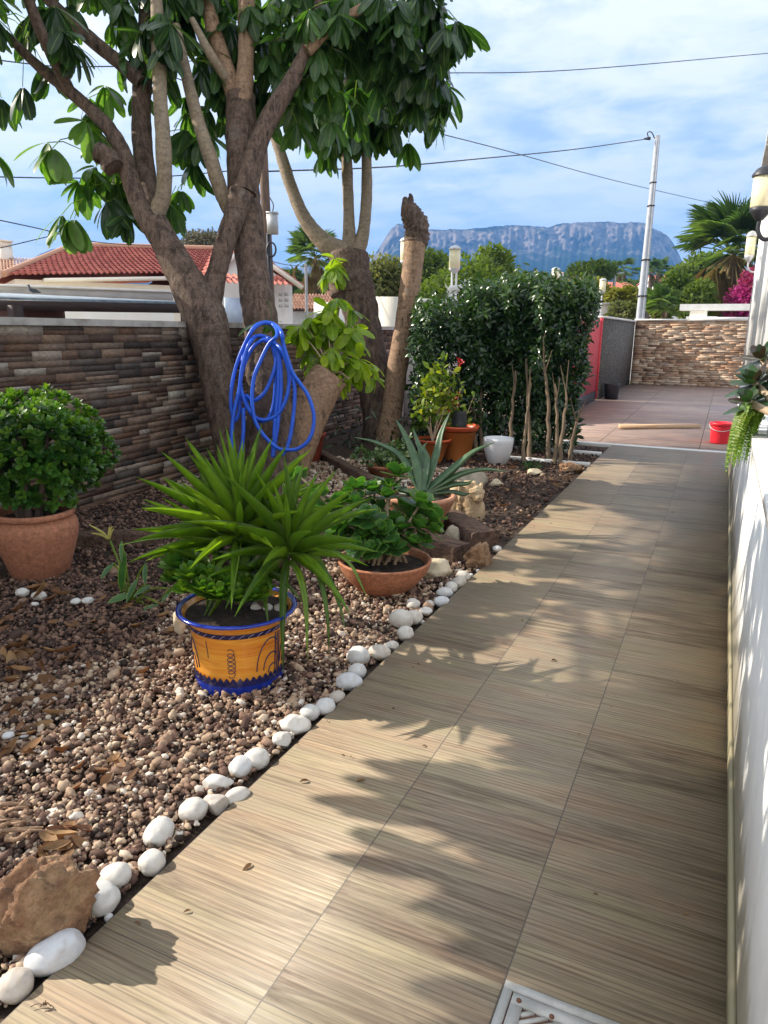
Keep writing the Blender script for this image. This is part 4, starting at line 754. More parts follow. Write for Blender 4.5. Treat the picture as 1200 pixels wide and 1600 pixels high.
hedge('lowest hedge shrub at the left end, right beside the lopped trunk', 646, 745, 476, 660, (690, 712), [[(676, 700), (676, 640), (672, 560)], [(716, 705), (718, 620), (715, 520)]], 0, 9500, 31)
hedge('second hedge shrub from the left, pale twin stems rising behind white pot', 725, 800, 450, 665, (752, 712), [[(742, 706), (741, 640), (737, 550), (738, 500)], [(752, 705), (750, 610), (748, 510)]], 0, 9500, 32)
hedge('dark middle hedge shrub whose thick stems stand right of white pot', 780, 860, 441, 670, (818, 716), [[(796, 716), (800, 650), (805, 580)], [(818, 724), (820, 680), (830, 600)], [(826, 718), (826, 650), (822, 560)]], 0, 10500, 33)
hedge('right-hand end shrub of the hedge with forked pale stems by the patio', 832, 926, 447, 672, (868, 722), [[(856, 722), (857, 640), (851, 570), (850, 520)], [(868, 726), (870, 660), (868, 600)], [(874, 727), (880, 660), (884, 600)], [(890, 722), (896, 680), (912, 630)]], 0, 13500, 34, 1)
# ---------------------------------------------------------------- umbrella trees
def compound(mb, tube_mb, hub, a, m, L, r_, droop=.9, rn=None, tpl='umb', wid=1.0):
    """one umbrella leaf: leaflets fanned round the tip of a stalk and hanging"""
    a = norm(a); s_ = norm(np.cross(a, [.1, .2, 1.0])); t_ = np.cross(a, s_); tv, tf, tu = LF[tpl]; ds = []; 
    for k in range(m):
        q = 6.283*k/m+r_.uniform(-.12, .12); rad = norm(s_*math.cos(q)+t_*math.sin(q)); d = rad*.95+a*.25+np.array([0, 0, -droop])*r_.uniform(.75, 1.3); ds.append(norm(d))
    ds = np.array(ds); st = hub+ds*.018; nr = norm(np.array([0, 0, 1.0])+a*.5+r_.normal(size=(m, 3))*.12)
    l = L*r_.uniform(.78, 1.12, m); base = r_.beta(1.6, 2.2) if rn is None else rn
    mb.scatter(tv, tf, st, ds, nr, l*wid*1.02, l, np.clip(base+r_.normal(0, .07, m), 0, 1), tu, sz=l)
def cluster(mb, tm, x, y, D, n, spread, r_, L=.30, stalk=.32, m=(7, 10), droop=.9, rn=None, wid=1.0, upb=.25):
    """umbrella leaves on long stalks from one branch end"""
    c = at(x, y, D=D); s = px(c)
    for k in range(n):
        d = norm(r_.normal(size=3)+np.array([0, 0, upb])); l = stalk*r_.uniform(.5, 1.15)*spread; hub = c+d*l+np.array([0, 0, -.12*l]); 
        tm.tube([c, c+d*l*.55+[0, 0, .02], hub], .0055, 4, rnd=.7); compound(mb, tm, hub, d+[0, 0, -.2], r_.integers(*m), L*r_.uniform(.8, 1.1), r_, droop, rn, wid=wid)
def limb(mb, pts, D, radpx, seg=12, jag=.05, n=7):
    P = [at(x, y, D=D if np.isscalar(D) else D[i]) for i, (x, y) in enumerate(pts)]; c = cr(P, n); rr = np.interp(np.linspace(0, 1, len(c)), np.linspace(0, 1, len(radpx)), radpx)
    rr = rr*np.array([px(p) for p in c])*(1+.018*np.sin(np.arange(len(c))*2.1)+.03*np.sin(np.arange(len(c))*.55)); mb.tube(c, rr, seg, jag=jag); return c
r_ = np.random.default_rng(77)
T1 = thing('umbrella_tree', 'large many-stemmed umbrella tree beside the hose stump', 'tree', tuple(at(372, 752, Z=-.03)))
D1 = 7.75
b = MB()
limb(b, [(374, 775), (362, 700), (350, 640), (334, 560), (322, 500), (312, 468)], [D1, D1, D1, D1, D1, D1], [33, 27, 26, 28, 33, 32], 18, .03)
limb(b, [(320, 500), (292, 440), (262, 386), (243, 345)], D1, [32, 28, 22, 19], 16, .04)
limb(b, [(322, 482), (338, 430), (350, 385), (366, 338), (378, 300)], D1+.1, [22, 16, 15, 17, 19], 14, .04)
limb(b, [(425, 640), (415, 560), (404, 480), (393, 410), (383, 330), (378, 240), (376, 150)], [D1+.35]*7, [32, 29, 26, 25, 26, 24, 23], 18, .03)
b.build('trunk', MT['bark'], T1, smooth=True)
for pts, rad, dd, mt in (
    ([(250, 372), (222, 330), (205, 285), (193, 240), (165, 195), (115, 148), (65, 108), (10, 55)], [18, 15, 14, 12.5, 11, 9.5, 8.5, 6], 0, 'bark'),
    ([(243, 352), (233, 300), (222, 220), (222, 140), (228, 50), (230, -60)], [14, 15, 15, 15, 13, 10], (.1, .25, .35, .35, .35, .35), 'bark'),
    ([(222, 130), (195, 105), (150, 68), (100, 25), (60, -20)], [11, 11, 10.5, 10, 8], .25, 'bark'),
    ([(243, 338), (256, 300), (256, 240), (251, 160), (247, 60), (243, -50)], [13, 12, 12, 11, 11, 8], (.06, -.02, -.14, -.2, -.2, -.2), 'barkpale'),
    ([(366, 342), (346, 300), (328, 245), (310, 190), (292, 120), (275, 40)], [11, 12, 11, 10, 9, 7], (.4, .25, .12, .1, .1, .1), 'barkpale'),
    ([(372, 165), (350, 95), (332, 40), (318, -40)], [15, 12.5, 12, 10], .35, 'barktan'),
    ([(378, 165), (384, 95), (385, 20), (388, -70)], [16, 12.5, 12.5, 10], .3, 'barktan'),
    ([(383, 300), (403, 225), (428, 172), (455, 128), (482, 70), (505, -20)], [18, 15.5, 14.5, 13, 10, 7], .1, 'bark'),
    ([(372, 155), (350, 118), (326, 80), (300, 30)], [7, 8, 7, 5], (.5, .25, .1, .1), 'barkpale'),
    ([(480, 80), (520, 40), (570, 10), (620, -30)], [9, 8, 7, 5], .0, 'barktan'),
    ([(10, 55), (-90, 10), (-240, -50), (-420, -60)], [7, 7, 6, 4], -1.6, 'bark'),
    ([(110, 145), (60, 40), (-20, -160), (-160, -330)], [9, 9, 8, 6], -1.5, 'bark'),
):
    b = MB(); limb(b, pts, [D1+dd[i] if isinstance(dd, tuple) else D1+dd*(i/(len(pts)-1)) if abs(dd) > 1 else D1+dd for i in range(len(pts))], rad, 12, .04); b.build('limb', MT[mt], T1, smooth=True)
b = MB(); limb(b, [(178, 262), (166, 244), (152, 238)], D1-.1, [17, 16, 15], 12, .1); b.build('cut_stub', MT['bark'], T1, smooth=True)
cm, tm_ = MB(), MB()
for x, y, dd, n, sp, rn in [ # hanging foliage you see
    (40, 60, .0, 10, 1.25, .15), (-15, 85, .1, 7, 1.2, .2), (85, 50, -.2, 5, 1.0, .25), (5, 25, .4, 8, 1.2, .15), (120, -40, .3, 3, 1.1, .5),
    (160, -40, .2, 4, 1.1, .6), (205, 0, .4, 6, 1.1, .35), (255, 0, .2, 10, 1.25, .3), (280, 40, .5, 9, 1.2, .3), (330, 20, .6, 10, 1.2, .2),
    (250, 50, -.2, 6, 1.0, .25), (300, 95, .4, 6, 1.0, .4), (360, 60, .7, 9, 1.1, .2), (420, 40, .5, 10, 1.2, .35), (470, 50, .3, 10, 1.2, .45), (430, 120, .5, 7, 1.0, .3), (385, 110, .8, 6, .9, .25), (520, 60, .2, 9, 1.2, .5), (500, 0, .3, 9, 1.2, .4), (560, 30, .3, 8, 1.2, .4), (505, 130, .3, 6, 1.0, .45),
    (160, 190, .3, 5, .9, .7), (130, 235, .2, 6, 1.0, .85), (175, 150, .4, 4, .8, .6), (110, 215, .1, 5, .9, .9), (165, 215, .5, 4, .9, .5), (185, 290, .4, 5, .8, .7), (150, 290, .2, 6, .95, .75), (130, 310, .1, 4, .9, .8), (190, 330, .3, 4, .8, .35), (170, 255, .45, 4, .8, .5),
    (280, 230, .6, 4, .8, .5), (305, 190, .6, 5, .8, .45), (290, 280, .5, 4, .8, .5), (315, 230, .5, 3, .8, .3), (325, 140, .7, 5, .9, .3), (275, 290, .3, 3, .7, .5), (-20, 215, .2, 2, .7, .55), (210, 95, .3, 3, .7, .6), (455, 175, .2, 2, .7, .6)]:
    p = at(x, y, D=D1+dd); q = p-np.array(S)*p[2]/S[2]; n = n*.55 if (-1.6 < q[0] < .4 and 5.3 < q[1] < 8) else n; cluster(cm, tm_, x, y, D1+dd, int(n*(.95 if x < 335 and y > 140 else 1.05)), sp*1.08, r_, L=.34, rn=np.clip(rn+r_.normal(0, .08), 0, 1), droop=1.05)
for x, y, dd, n in [(640, 20, .2, 8), (685, 10, .2, 4), (702, 30, .1, 2), (665, 55, .5, 6), (590, 70, .7, 9), (620, 110, .9, 8), (560, 110, .8, 8), (660, 130, 1.0, 7), (600, 20, .9, 8)]:
    cluster(cm, tm_, x, y, D1+dd, int(n*1.3), 1.05, r_, L=.36, rn=np.clip(r_.normal(.22, .1), 0, 1), droop=1.1)
# the part of the crown above and left of the picture: it throws the dappled shade on the path
for i in range(52):
    x, y = r_.uniform(-520, 640), r_.uniform(-300, -35); D_ = D1+r_.uniform(-1.0, 1.2)-(1.6 if x < -60 else 0); p = at(x, y, D=D_); q = p-np.array(S)*p[2]/S[2]
    if -2.0 < q[0] < .6 and 5.2 < q[1] < 10: continue      # gap in the unseen crown, left to keep this path stretch sunlit
    cluster(cm, tm_, x, y, D_, 5, 1.4, r_, L=.32, rn=np.clip(r_.normal(.3, .15), 0, 1))
# unseen leaf clusters, added along the sun's rays to shade path and white wall
SUN = np.array(S)
SHT = [(800, 880), (900, 890), (1085, 900), (960, 905), (1060, 880), (820, 940), (1060, 940), (700, 965), (800, 1000), (1040, 1030), (720, 1075), (600, 1095), (900, 1150), (1080, 1150), (970, 1210), (1080, 1270), (930, 1330), (1060, 1400), (760, 1260), (1100, 1500), (980, 1430), (1040, 1480), (1000, 1300), (980, 750), (1060, 805)]
def inframe(p):
    d = np.asarray(p)-EYE; z = d@WA; return z > 0 and -110-170*3/max(z, 1) < 600+F*(d@RA)/z < 1370 and -110-170*3/max(z, 1) < 800-F*(d@UA)/z < 1800
nsh = 0; ends = []
for G_, y in [(at(x, y, Z=0), y) for x, y in SHT]+[(np.array([.19, Y_, z_]), 1300) for Y_, z_ in ((1.3, .3), (1.5, .8), (1.7, .5), (1.9, .85), (2.1, .35), (2.4, .7), (2.7, .5), (3.1, .8), (3.4, .5), (1.2, .7), (1.45, .5), (1.65, .95), (1.85, .6), (2.2, .95), (2.5, .4), (2.9, .95), (1.1, .4), (1.25, .95), (1.35, .15), (1.55, .3), (1.75, .2), (1.95, .45), (2.05, .75), (2.3, .2), (2.6, .9))]:
    for z_ in np.arange(r_.uniform(1.9, 2.3), 5.6, .15):
        p = G_+SUN*(z_/SUN[2])
        if not inframe(p): break
    else: continue
    ends.append(p); c_ = p
    for k in range(3):
        d = norm(r_.normal(size=3)+[0, 0, .2]); hub = c_+d*r_.uniform(.05, .34); tm_.tube([c_, hub], .0055, 4); compound(cm, tm_, hub, d, r_.integers(7, 10), .3*r_.uniform(.8, 1.1), r_, .8, np.clip(r_.normal(.35, .12), 0, 1))
b = MB(); ends.sort(key=lambda e: -e[1]); root_ = at(-420, -60, D=D1-1.6)
for q_ in range(0, len(ends), 5): b.tube(cr([root_]+[e+[-.25, 0, .12] for e in ends[q_:q_+5]], 5), .014, 8)
b.build('limb', MT['bark'], T1, smooth=True)  # unseen limb added to carry those shading leaves
cm.build('crown', MT['umb'], T1, smooth=True); tm_.build('stalks', MT['umbyoung'], T1)
# second tree, slimmer stems with its own crown
T2 = thing('umbrella_tree', 'smaller umbrella tree with three slender pale stems, left of the lopped trunk', 'tree', tuple(at(592, 686, Z=-.03))); D2 = 10.9
b = MB(); limb(b, [(600, 715), (592, 650), (580, 570), (564, 490), (552, 440), (546, 402)], D2, [33, 27, 26, 28, 31, 29], 16, .05); b.build('trunk', MT['barkrough'], T2, smooth=True)
b = MB(); limb(b, [(548, 462), (546, 430), (546, 398)], D2-.02, [31, 33, 30], 16, .03); b.build('collar', MT['bark'], T2, smooth=True)
for pts, rad in (([(540, 398), (508, 380), (478, 345), (456, 295), (440, 245), (424, 195), (410, 140)], [18, 15, 11, 10, 9, 8, 7]), ([(546, 402), (545, 340), (542, 260), (538, 180), (536, 80)], [12, 9, 8.5, 8, 6]), ([(556, 402), (568, 360), (573, 300), (572, 220), (570, 120)], [13, 9.5, 8.5, 7.5, 6])):
    b = MB(); limb(b, pts, D2, rad, 10, .03); b.build('limb', MT['barkpale'], T2, smooth=True)
cm, tm_ = MB(), MB()
for x, y, n in [(500, 160, 7), (515, 195, 5), (545, 175, 6), (590, 150, 8), (630, 145, 8), (650, 165, 6), (600, 115, 8), (640, 105, 7), (560, 115, 7), (660, 135, 6), (520, 115, 7), (605, 175, 4), (650, 65, 6), (480, 100, 5)]:
    cluster(cm, tm_, x, y, D2+r_.uniform(-.5, .5), int(n*1.6), 1.3, r_, L=.42, stalk=.38, rn=np.clip(r_.normal(.3, .12), 0, 1), droop=1.15)
for i in range(15): cluster(cm, tm_, r_.uniform(400, 690), r_.uniform(-60, 90), D2+r_.uniform(-.6, .8), 6, 1.3, r_, L=.34, rn=np.clip(r_.normal(.3, .12), 0, 1))
cm.build('crown', MT['umb'], T2, smooth=True); tm_.build('stalks', MT['umbyoung'], T2)
cm, tm_ = MB(), MB()
for x, y, n in ((528, 408, 3), (522, 430, 2)): cluster(cm, tm_, x, y, D2-.45, n, .6, r_, L=.30, stalk=.25, m=(5, 7), droop=.7)
cm.build('young_leaves', MT['umbyoung'], T2, smooth=True)
# lopped bare trunk
L_ = thing('lopped_trunk', 'bare tan trunk lopped to a jagged top, leaning right', 'tree', tuple(at(606, 690, Z=-.03)))
b = MB(); limb(b, [(604, 700), (611, 650), (620, 580), (633, 500), (643, 430), (649, 378)], 10.6, [21, 17, 16, 15.5, 16, 17], 14, .02); b.build('trunk', MT['barktan'], L_, smooth=True)
b = MB(); limb(b, [(649, 382), (652, 362), (648, 345), (640, 328), (637, 316)], 10.6, [17.5, 19, 18, 14, 8], 14, .12); limb(b, [(634, 345), (634, 325), (633, 309)], 10.55, [7, 7, 4], 8, .2); limb(b, [(655, 362), (660, 346), (657, 335)], 10.55, [10, 9, 4], 8, .2); limb(b, [(641, 318), (642, 308), (640, 303)], 10.58, [5, 4, 2], 6, .2); b.build('jagged_top', MT['bark'], L_, smooth=True)
# tilted sawn stump with bright shoots
S2 = thing('sawn_stump', 'sawn-off leaning stump sprouting bright yellow-green shoots', 'stump', tuple(at(462, 715, Z=-.03)))
Ds = 7.9; b = MB(); P = cr([at(450, 730, D=Ds), at(468, 680, D=Ds), at(490, 630, D=Ds), at(505, 603, D=Ds), at(517, 585, D=Ds)], 6); b.tube(P, np.linspace(33, 29, len(P))*px(P[0]), 18, cap=False, jag=.03); b.build('trunk', MT['barktan'], S2, smooth=True)
b = MB(); ax = norm(P[-1]-P[-2]); s1 = norm(np.cross(ax, [0, 0, 1])); s2 = np.cross(ax, s1); rr = 29*px(P[0]); V = [P[-1]+ax*.012]; 
for k in range(18): V.append(P[-1]+(s1*math.cos(k/18*6.283)+s2*math.sin(k/18*6.283))*rr*1.0)
b.add(V, [[0, k+1, (k+1) % 18+1] for k in range(18)]); b.build('sawn_face', MT['cutwood'], S2)
cm, tm_ = MB(), MB()
for x, y, n, dd, L in ((512, 505, 4, .0, .27), (480, 520, 3, -.1, .24), (545, 520, 3, .0, .26), (560, 575, 3, -.1, .25), (520, 560, 3, -.2, .22), (490, 560, 3, .0, .22), (545, 600, 2, -.2, .22), (465, 525, 2, -.2, .24), (575, 590, 2, .1, .22), (530, 490, 3, .1, .25)):
    c = at(x, y-8, D=Ds+dd+.22); tm_.tube(cr([P[-1], (P[-1]+c)/2+[0, 0, .05], c], 5), .009, 6, rnd=.2); cluster(cm, tm_, x, y-8, Ds+dd+.22, int(n*1.7), .55, r_, L=L, stalk=.22, m=(5, 8), droop=.85, wid=1.15, upb=.6)
cm.build('shoots', MT['umbyoung'], S2, smooth=True); tm_.build('shoot_stems', MT['stem'], S2)
# old stump carrying the hose
S1 = thing('old_stump', 'dark ragged stump with the blue hose hung on it', 'stump', tuple(at(420, 765, Z=-.03))); Dh = 7.25
b = MB(); limb(b, [(432, 790), (428, 740), (424, 680), (420, 620), (414, 570), (410, 545)], Dh, [50, 44, 38, 34, 30, 24], 18, .07); limb(b, [(396, 620), (393, 570), (391, 532)], Dh-.12, [8, 8, 5], 8, .2); limb(b, [(430, 560), (425, 540), (412, 527)], Dh-.02, [18, 13, 6], 10, .2); b.build('trunk', MT['barkrough'], S1, smooth=True)
cm, tm_ = MB(), MB(); cluster(cm, tm_, 408, 512, Dh+.15, 3, .5, r_, L=.24, stalk=.22, m=(4, 6), droop=.25, rn=.12)
cm.build('leaves', MT['umb'], S1, smooth=True)
# the hose, one long run of loops
def hp(pts, D): return [at(330+x/5.717, 480+y/5.717, D=D) for x, y in pts]
run = hp([(288, 900), (285, 1150), (245, 1390), (205, 1530), (182, 1300), (188, 1050), (215, 880), (250, 740), (270, 580), (300, 440), (345, 320)], 6.78)
run += hp([(400, 260), (480, 265)], 6.9)+hp([(560, 310), (650, 440), (692, 580), (690, 730), (645, 880), (575, 970), (480, 1008), (390, 980), (320, 890), (280, 780), (262, 690), (272, 560)], 6.80)
run += hp([(290, 420), (340, 250), (400, 165)], 6.9)+hp([(480, 135), (565, 155)], 7.05)+hp([(625, 220), (645, 330), (690, 480), (730, 590), (800, 690), (870, 800), (915, 950), (908, 1090), (865, 1195), (780, 1262), (690, 1275), (600, 1262), (510, 1190), (430, 1090), (382, 980), (365, 800), (385, 620), (440, 480), (515, 330), (590, 250)], 6.72)
run += hp([(560, 165), (470, 140)], 7.0)+hp([(380, 190), (300, 330), (225, 520), (182, 720), (178, 880), (205, 1010)], 6.83)+hp([(240, 970), (258, 880), (250, 760), (275, 590), (330, 430), (400, 330), (490, 290)], 6.86)
run += hp([(555, 340), (582, 440), (560, 570), (500, 720), (440, 800), (370, 835), (310, 790)], 6.83)+hp([(330, 900), (400, 1000), (490, 1010), (550, 900), (572, 720), (580, 520), (540, 330)], 6.86)
run += hp([(480, 300), (560, 330), (610, 450), (625, 700), (605, 950), (580, 1150), (550, 1340), (560, 1200), (570, 1000), (595, 750), (600, 500), (580, 350)], 6.81)
run += hp([(630, 380), (700, 520), (742, 680), (745, 830), (730, 1000), (700, 1180), (655, 1295), (612, 1322)], 6.74)
b = MB(); b.tube(cr(run, 7), .0185, 10); o = b.build('garden_hose', MT['hose'], loc=tuple(at(405, 520, D=Dh)), smooth=True); tag(o, 'bright blue garden hose hung in loops over the old stump', 'hose')
# ---------------------------------------------------------------- pots and their plants
def potpos(x, ybase, rb, z=-.03):
    """centre of a pot whose front bottom edge is seen at (x, ybase)"""
    g = at(x, ybase, Z=z); return g+FH*rb
def potmb(b, prof, c, seg=48): return b.lathe(prof, c, seg)
def sphere_leaves(mb, pos, d, n, size, tpl, rnd, r_, w=1.0):
    tv, tf, tu = LF[tpl]; k = len(pos); mb.scatter(tv, tf, pos, d, n, size*w, size, rnd, tu)
r_ = np.random.default_rng(123)
# jade bush in the terracotta urn
s = px(at(45, 880, Z=0)); c = potpos(42, 914, .20); rb = 62*s*.9
s = px(c); ztop = hgt(42, 797, c)
J = thing('potted_jade_plant', 'big rounded jade bush in a wide-bellied terracotta urn by the stone wall', 'potted plant', tuple(c))
H = ztop-c[2]; b = MB(); potmb(b, [(0, .012), (.62*.27, 0), (.66*.27, .01), (.225, H*.35), (.262, H*.62), (.268, H*.74), (.258, H*.84), (.232, H*.90), (.236, H*.905), (.252, H*.93), (.254, H*.98), (.245, H), (.225, H), (.215, H*.9), (.2, H*.88)], c); b.build('urn', MT['terracotta_line'], J, smooth=True)
b = MB(); b.lathe([(.225, H*.89), (.1, H*.9), (0, H*.9)], c, 30); b.build('soil', MT['soil'], J)
b = MB(); cl = MB(); tops = []
cc = at(62, 706, D=dep(c)-.02); R3 = np.array([.395, .395, .355])
for i in range(11):
    a = r_.uniform(0, 6.28); t = c+[.08*math.cos(a), .08*math.sin(a), H*.88]; dv = norm([math.cos(a), math.sin(a), r_.uniform(.3, 1.6)]); e = cc+dv*R3*.8
    cl.tube(cr([t, t*.55+e*.45+[0, 0, -.03], e], 5), np.linspace(.028, .007, 11), 8, jag=.1)
tv, tf, tu = LF['spoon']
n = 640; dirs = norm(r_.normal(size=(n, 3))); dirs = dirs[dirs[:, 2] > -.8]; lump = 1+.15*np.sin(dirs[:, 0]*6+1)*np.sin(dirs[:, 1]*6)+.09*np.sin(dirs[:, 2]*9+dirs[:, 0]*4)
for dd_, lm in zip(dirs, lump):
    for q in range(2 if r_.random() < .55 else 1):
        hub = cc+dd_*R3*lm*(1-.22*q-r_.uniform(0, .07)); ax = norm(dd_+[0, 0, .75]+r_.normal(size=3)*.25); s1 = norm(np.cross(ax, [.3, .1, 1])); s2 = np.cross(ax, s1)
        for w_ in range(3):
            m = 4 if w_ < 2 else 3; el = (.25, .65, 1.1)[w_]; q_ = r_.uniform(0, 6.28); ang = q_+np.arange(m)*6.283/m; ds = norm(ax*math.sin(el)+(np.cos(ang)[:, None]*s1+np.sin(ang)[:, None]*s2)*math.cos(el))
            sz = (.052, .046, .03)[w_]*r_.uniform(.75, 1.15, m); rn = np.clip(r_.beta(1.5, 2.2)+.55*max(0, dd_[2])**2*(w_/2+.35)-.18*q, 0, 1); b.scatter(tv, tf, np.repeat([hub+ax*.012*w_], m, 0), ds, ax, sz, sz*1.05, rn, tu)  # top whorls yellower as if sunlit, inner ones darkened; light put into leaf colour
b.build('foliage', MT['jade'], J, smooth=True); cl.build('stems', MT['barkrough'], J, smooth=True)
# yucca in the painted pot
c = potpos(363, 1088, .185); H = hgt(362, 946, c)-c[2]; s = px(c+[0, 0, H]); Rt = 91*s; Rb = 66*px(c)
Yc = thing('potted_yucca', 'spiky green yucca in a glazed orange pot with blue rim', 'potted plant', tuple(c))
MT['glaze'] = pm('orange glaze', [(.60, .15, .02), (.76, .27, .03), (.84, .38, .05), (.68, .20, .025)], 1.9, .16, .08, .002, 30, stretch=(1.2, 1.2, 16), spec=.6)
MT['glazeblue'] = pm('blue glaze', [(.006, .012, .15), (.016, .04, .34), (.01, .022, .22)], 5, .14, .05, .001, 40, stretch=(3, 3, .8), spec=.6)
MT['glazedark'] = pm('dark blue glaze', [(.008, .010, .05), (.02, .022, .11)], 8, .16, .05, .001, 40, spec=.6)
prof = [(0, .01), (Rb*.97, .0), (Rb, .012), (Rb+(Rt*.80-Rb)*.5, H*.40), (Rt*.80, H*.78), (Rt*.84, H*.86), (Rt*.93, H*.945), (Rt, H*.985)]
def rad_at(z):
    zs = [p[1] for p in prof[1:]]; return float(np.interp(z, zs, [p[0] for p in prof[1:]]))
b = MB(); b.lathe(prof, c, 64); b.lathe([(Rt*.93, H*.99), (Rt*.86, H*.92), (Rt*.78, H*.80)], c, 64); b.build('pot', MT['glaze'], Yc, smooth=True)
b = MB(); b.lathe([(Rt*.99, H*.972), (Rt*1.025, H*.985), (Rt*1.02, H*1.006), (Rt*.965, H*1.012), (Rt*.925, H*.985)], c, 64); b.build('rim', MT['glazeblue'], Yc, smooth=True)
b = MB(); b.lathe([(rad_at(H*.79)+.002, H*.79), (rad_at(H*.81)+.004, H*.81), (rad_at(H*.845)+.004, H*.845), (rad_at(H*.86)+.002, H*.86)], c, 64); bd = b.build('band', MT['glazedark'], Yc, smooth=True)
b = MB()
for k in range(34):
    a0 = k/34*6.283; P = [c+[(rad_at(H*z)+.0055)*math.cos(a0+da), (rad_at(H*z)+.0055)*math.sin(a0+da), H*z] for z, da in ((.80, 0), (.83, .05), (.85, .11))]; b.tube(P, .0016, 5)
b.build('twist_line', pm('pale glaze line', [(.30, .24, .40), (.40, .34, .5)], 5, .2, 0), bd)
b = MB(); b.lathe([(Rb+.0015, .0), (rad_at(H*.21)+.0022, H*.21)], c, 72); base = b.build('base_band', MT['glazeblue'], Yc, smooth=True)
b = MB()
for k in range(44):
    a0, a1 = k/44*6.283, (k+1)/44*6.283; am = (a0+a1)/2; q = lambda a, z: c+np.array([(rad_at(H*z)+.003)*math.cos(a), (rad_at(H*z)+.003)*math.sin(a), H*z])
    ring = [q(a0, .15), q(a1, .15), q(a1, .215), q(am+.035, .25), q(am, .272), q(am-.035, .25), q(a0, .215)]; b.add(ring, [list(range(7))])
b.build('scallop', MT['glazedark'], base)
b = MB(); va = math.atan2(-c[1], -c[0])                 # towards the viewer
def onpot(da, z, o=.0012): return c+np.array([(rad_at(z)+o)*math.cos(va+da), (rad_at(z)+o)*math.sin(va+da), z])
t = np.linspace(0, 1, 110); P = [onpot(-.17-.085*math.cos(6.283*6*u)*(.7+.3*math.sin(math.pi*u)), H*(.64-.34*u)+H*.035*math.sin(6.283*6*u)) for u in t]; b.tube(P, .0017, 5)
for a0, rr, zz, hh in ((.62, .34, .30, .42), (.66, .22, .30, .22), (.69, .13, .26, .10)):
    b.tube([onpot(a0+.10-rr*math.cos(u)*1.05, H*(zz+hh*math.sin(u))) for u in np.linspace(.05, 2.2, 30)], np.linspace(.0022, .0034, 30), 5)
for da in (.86, .93, 1.0): b.tube([onpot(da, H*z) for z in np.linspace(.24, .76, 8)], .003, 5)
b.tube([onpot(-.72+.03*math.sin(u), H*(.74-.16*u)) for u in np.linspace(0, 1.4, 10)], .0017, 5)
for da in np.linspace(1.3, 5.0, 6):
    for rr, hh in ((.26, .4), (.15, .2)): b.tube([onpot(da-rr*math.cos(u), H*(.28+hh*math.sin(u))) for u in np.linspace(.1, 3.0, 24)], .0025, 5)
b.build('painted_pattern', MT['glazedark'], Yc)
b = MB(); b.lathe([(Rt*.90, H*.93), (Rt*.4, H*.96), (0, H*.95)], c, 30); b.build('soil', MT['soil'], Yc)
tops = c+[0, 0, H*.88]
def rosette(mb, hub, n, L, wd, r_, ax=(0, 0, 1), lo=-.5, hi=1.35, bend=.35, rlo=.25, rhi=.9):
    tv, tf, tu = LF['blade']; ax = norm(ax); s1 = norm(np.cross(ax, [.2, 1, .1])); s2 = np.cross(ax, s1)
    for k in range(n):
        el = lo+(hi-lo)*((k+.5)/n)**.62; az = k*2.39996+r_.uniform(-.2, .2); d = norm(ax*math.sin(el)+(s1*math.cos(az)+s2*math.sin(az))*math.cos(el)); l = L*r_.uniform(.8, 1.12)*(1.0 if el > .1 else .95)
        v = tv.copy(); bd_ = bend*(1.4-max(el, -.2))*r_.uniform(.4, 1.2)*.7; v[:, 2] += -bd_*v[:, 1]**2.2; v[:, 1] *= 1-.18*bd_
        nr = norm(np.cross(np.cross(d, [0, 0, 1.0]), d)+1e-6); mb.scatter(v, tf, [hub+d*.012], d, nr, wd*r_.uniform(.85, 1.15), l, np.clip(r_.uniform(rlo, rhi), 0, 1), tu, sz=l)
b = MB(); st = MB()
h1 = at(376, 846, D=dep(c)-.02); h2 = at(452, 872, D=dep(c)-.10); h3 = at(340, 850, D=dep(c)+.12)
rosette(b, h1, 64, .52, .038, r_, (-.06, 0, 1), -.25, 1.5, .18, .3, 1.0); rosette(b, h2, 36, .48, .036, r_, (.16, -.1, 1), -.7, 1.45, .45, .2, .85); h4 = at(400, 895, D=dep(c)-.12); rosette(b, h4, 16, .30, .034, r_, (.05, -.2, 1), -.7, .9, .5, .1, .6); h5 = at(335, 900, D=dep(c)-.02); rosette(b, h5, 12, .28, .032, r_, (-.2, -.1, 1), -.5, 1.0, .4, .2, .8); rosette(b, h3, 24, .42, .032, r_, (-.35, 0, 1), -.3, 1.2, .2, .4, 1.0)
for h_ in (h1, h2, h3): st.tube(cr([tops+(h_-tops)*[.5, .5, 0]+[0, 0, -.03], (tops+h_)/2, h_+[0, 0, .03]], 5), np.linspace(.030, .024, 11), 10, jag=.1)
b.build('leaves', MT['yucca'], Yc, smooth=True); st.build('stems', MT['barkrough'], Yc, smooth=True)
b = MB(); tv, tf, tu = LF['spoon']
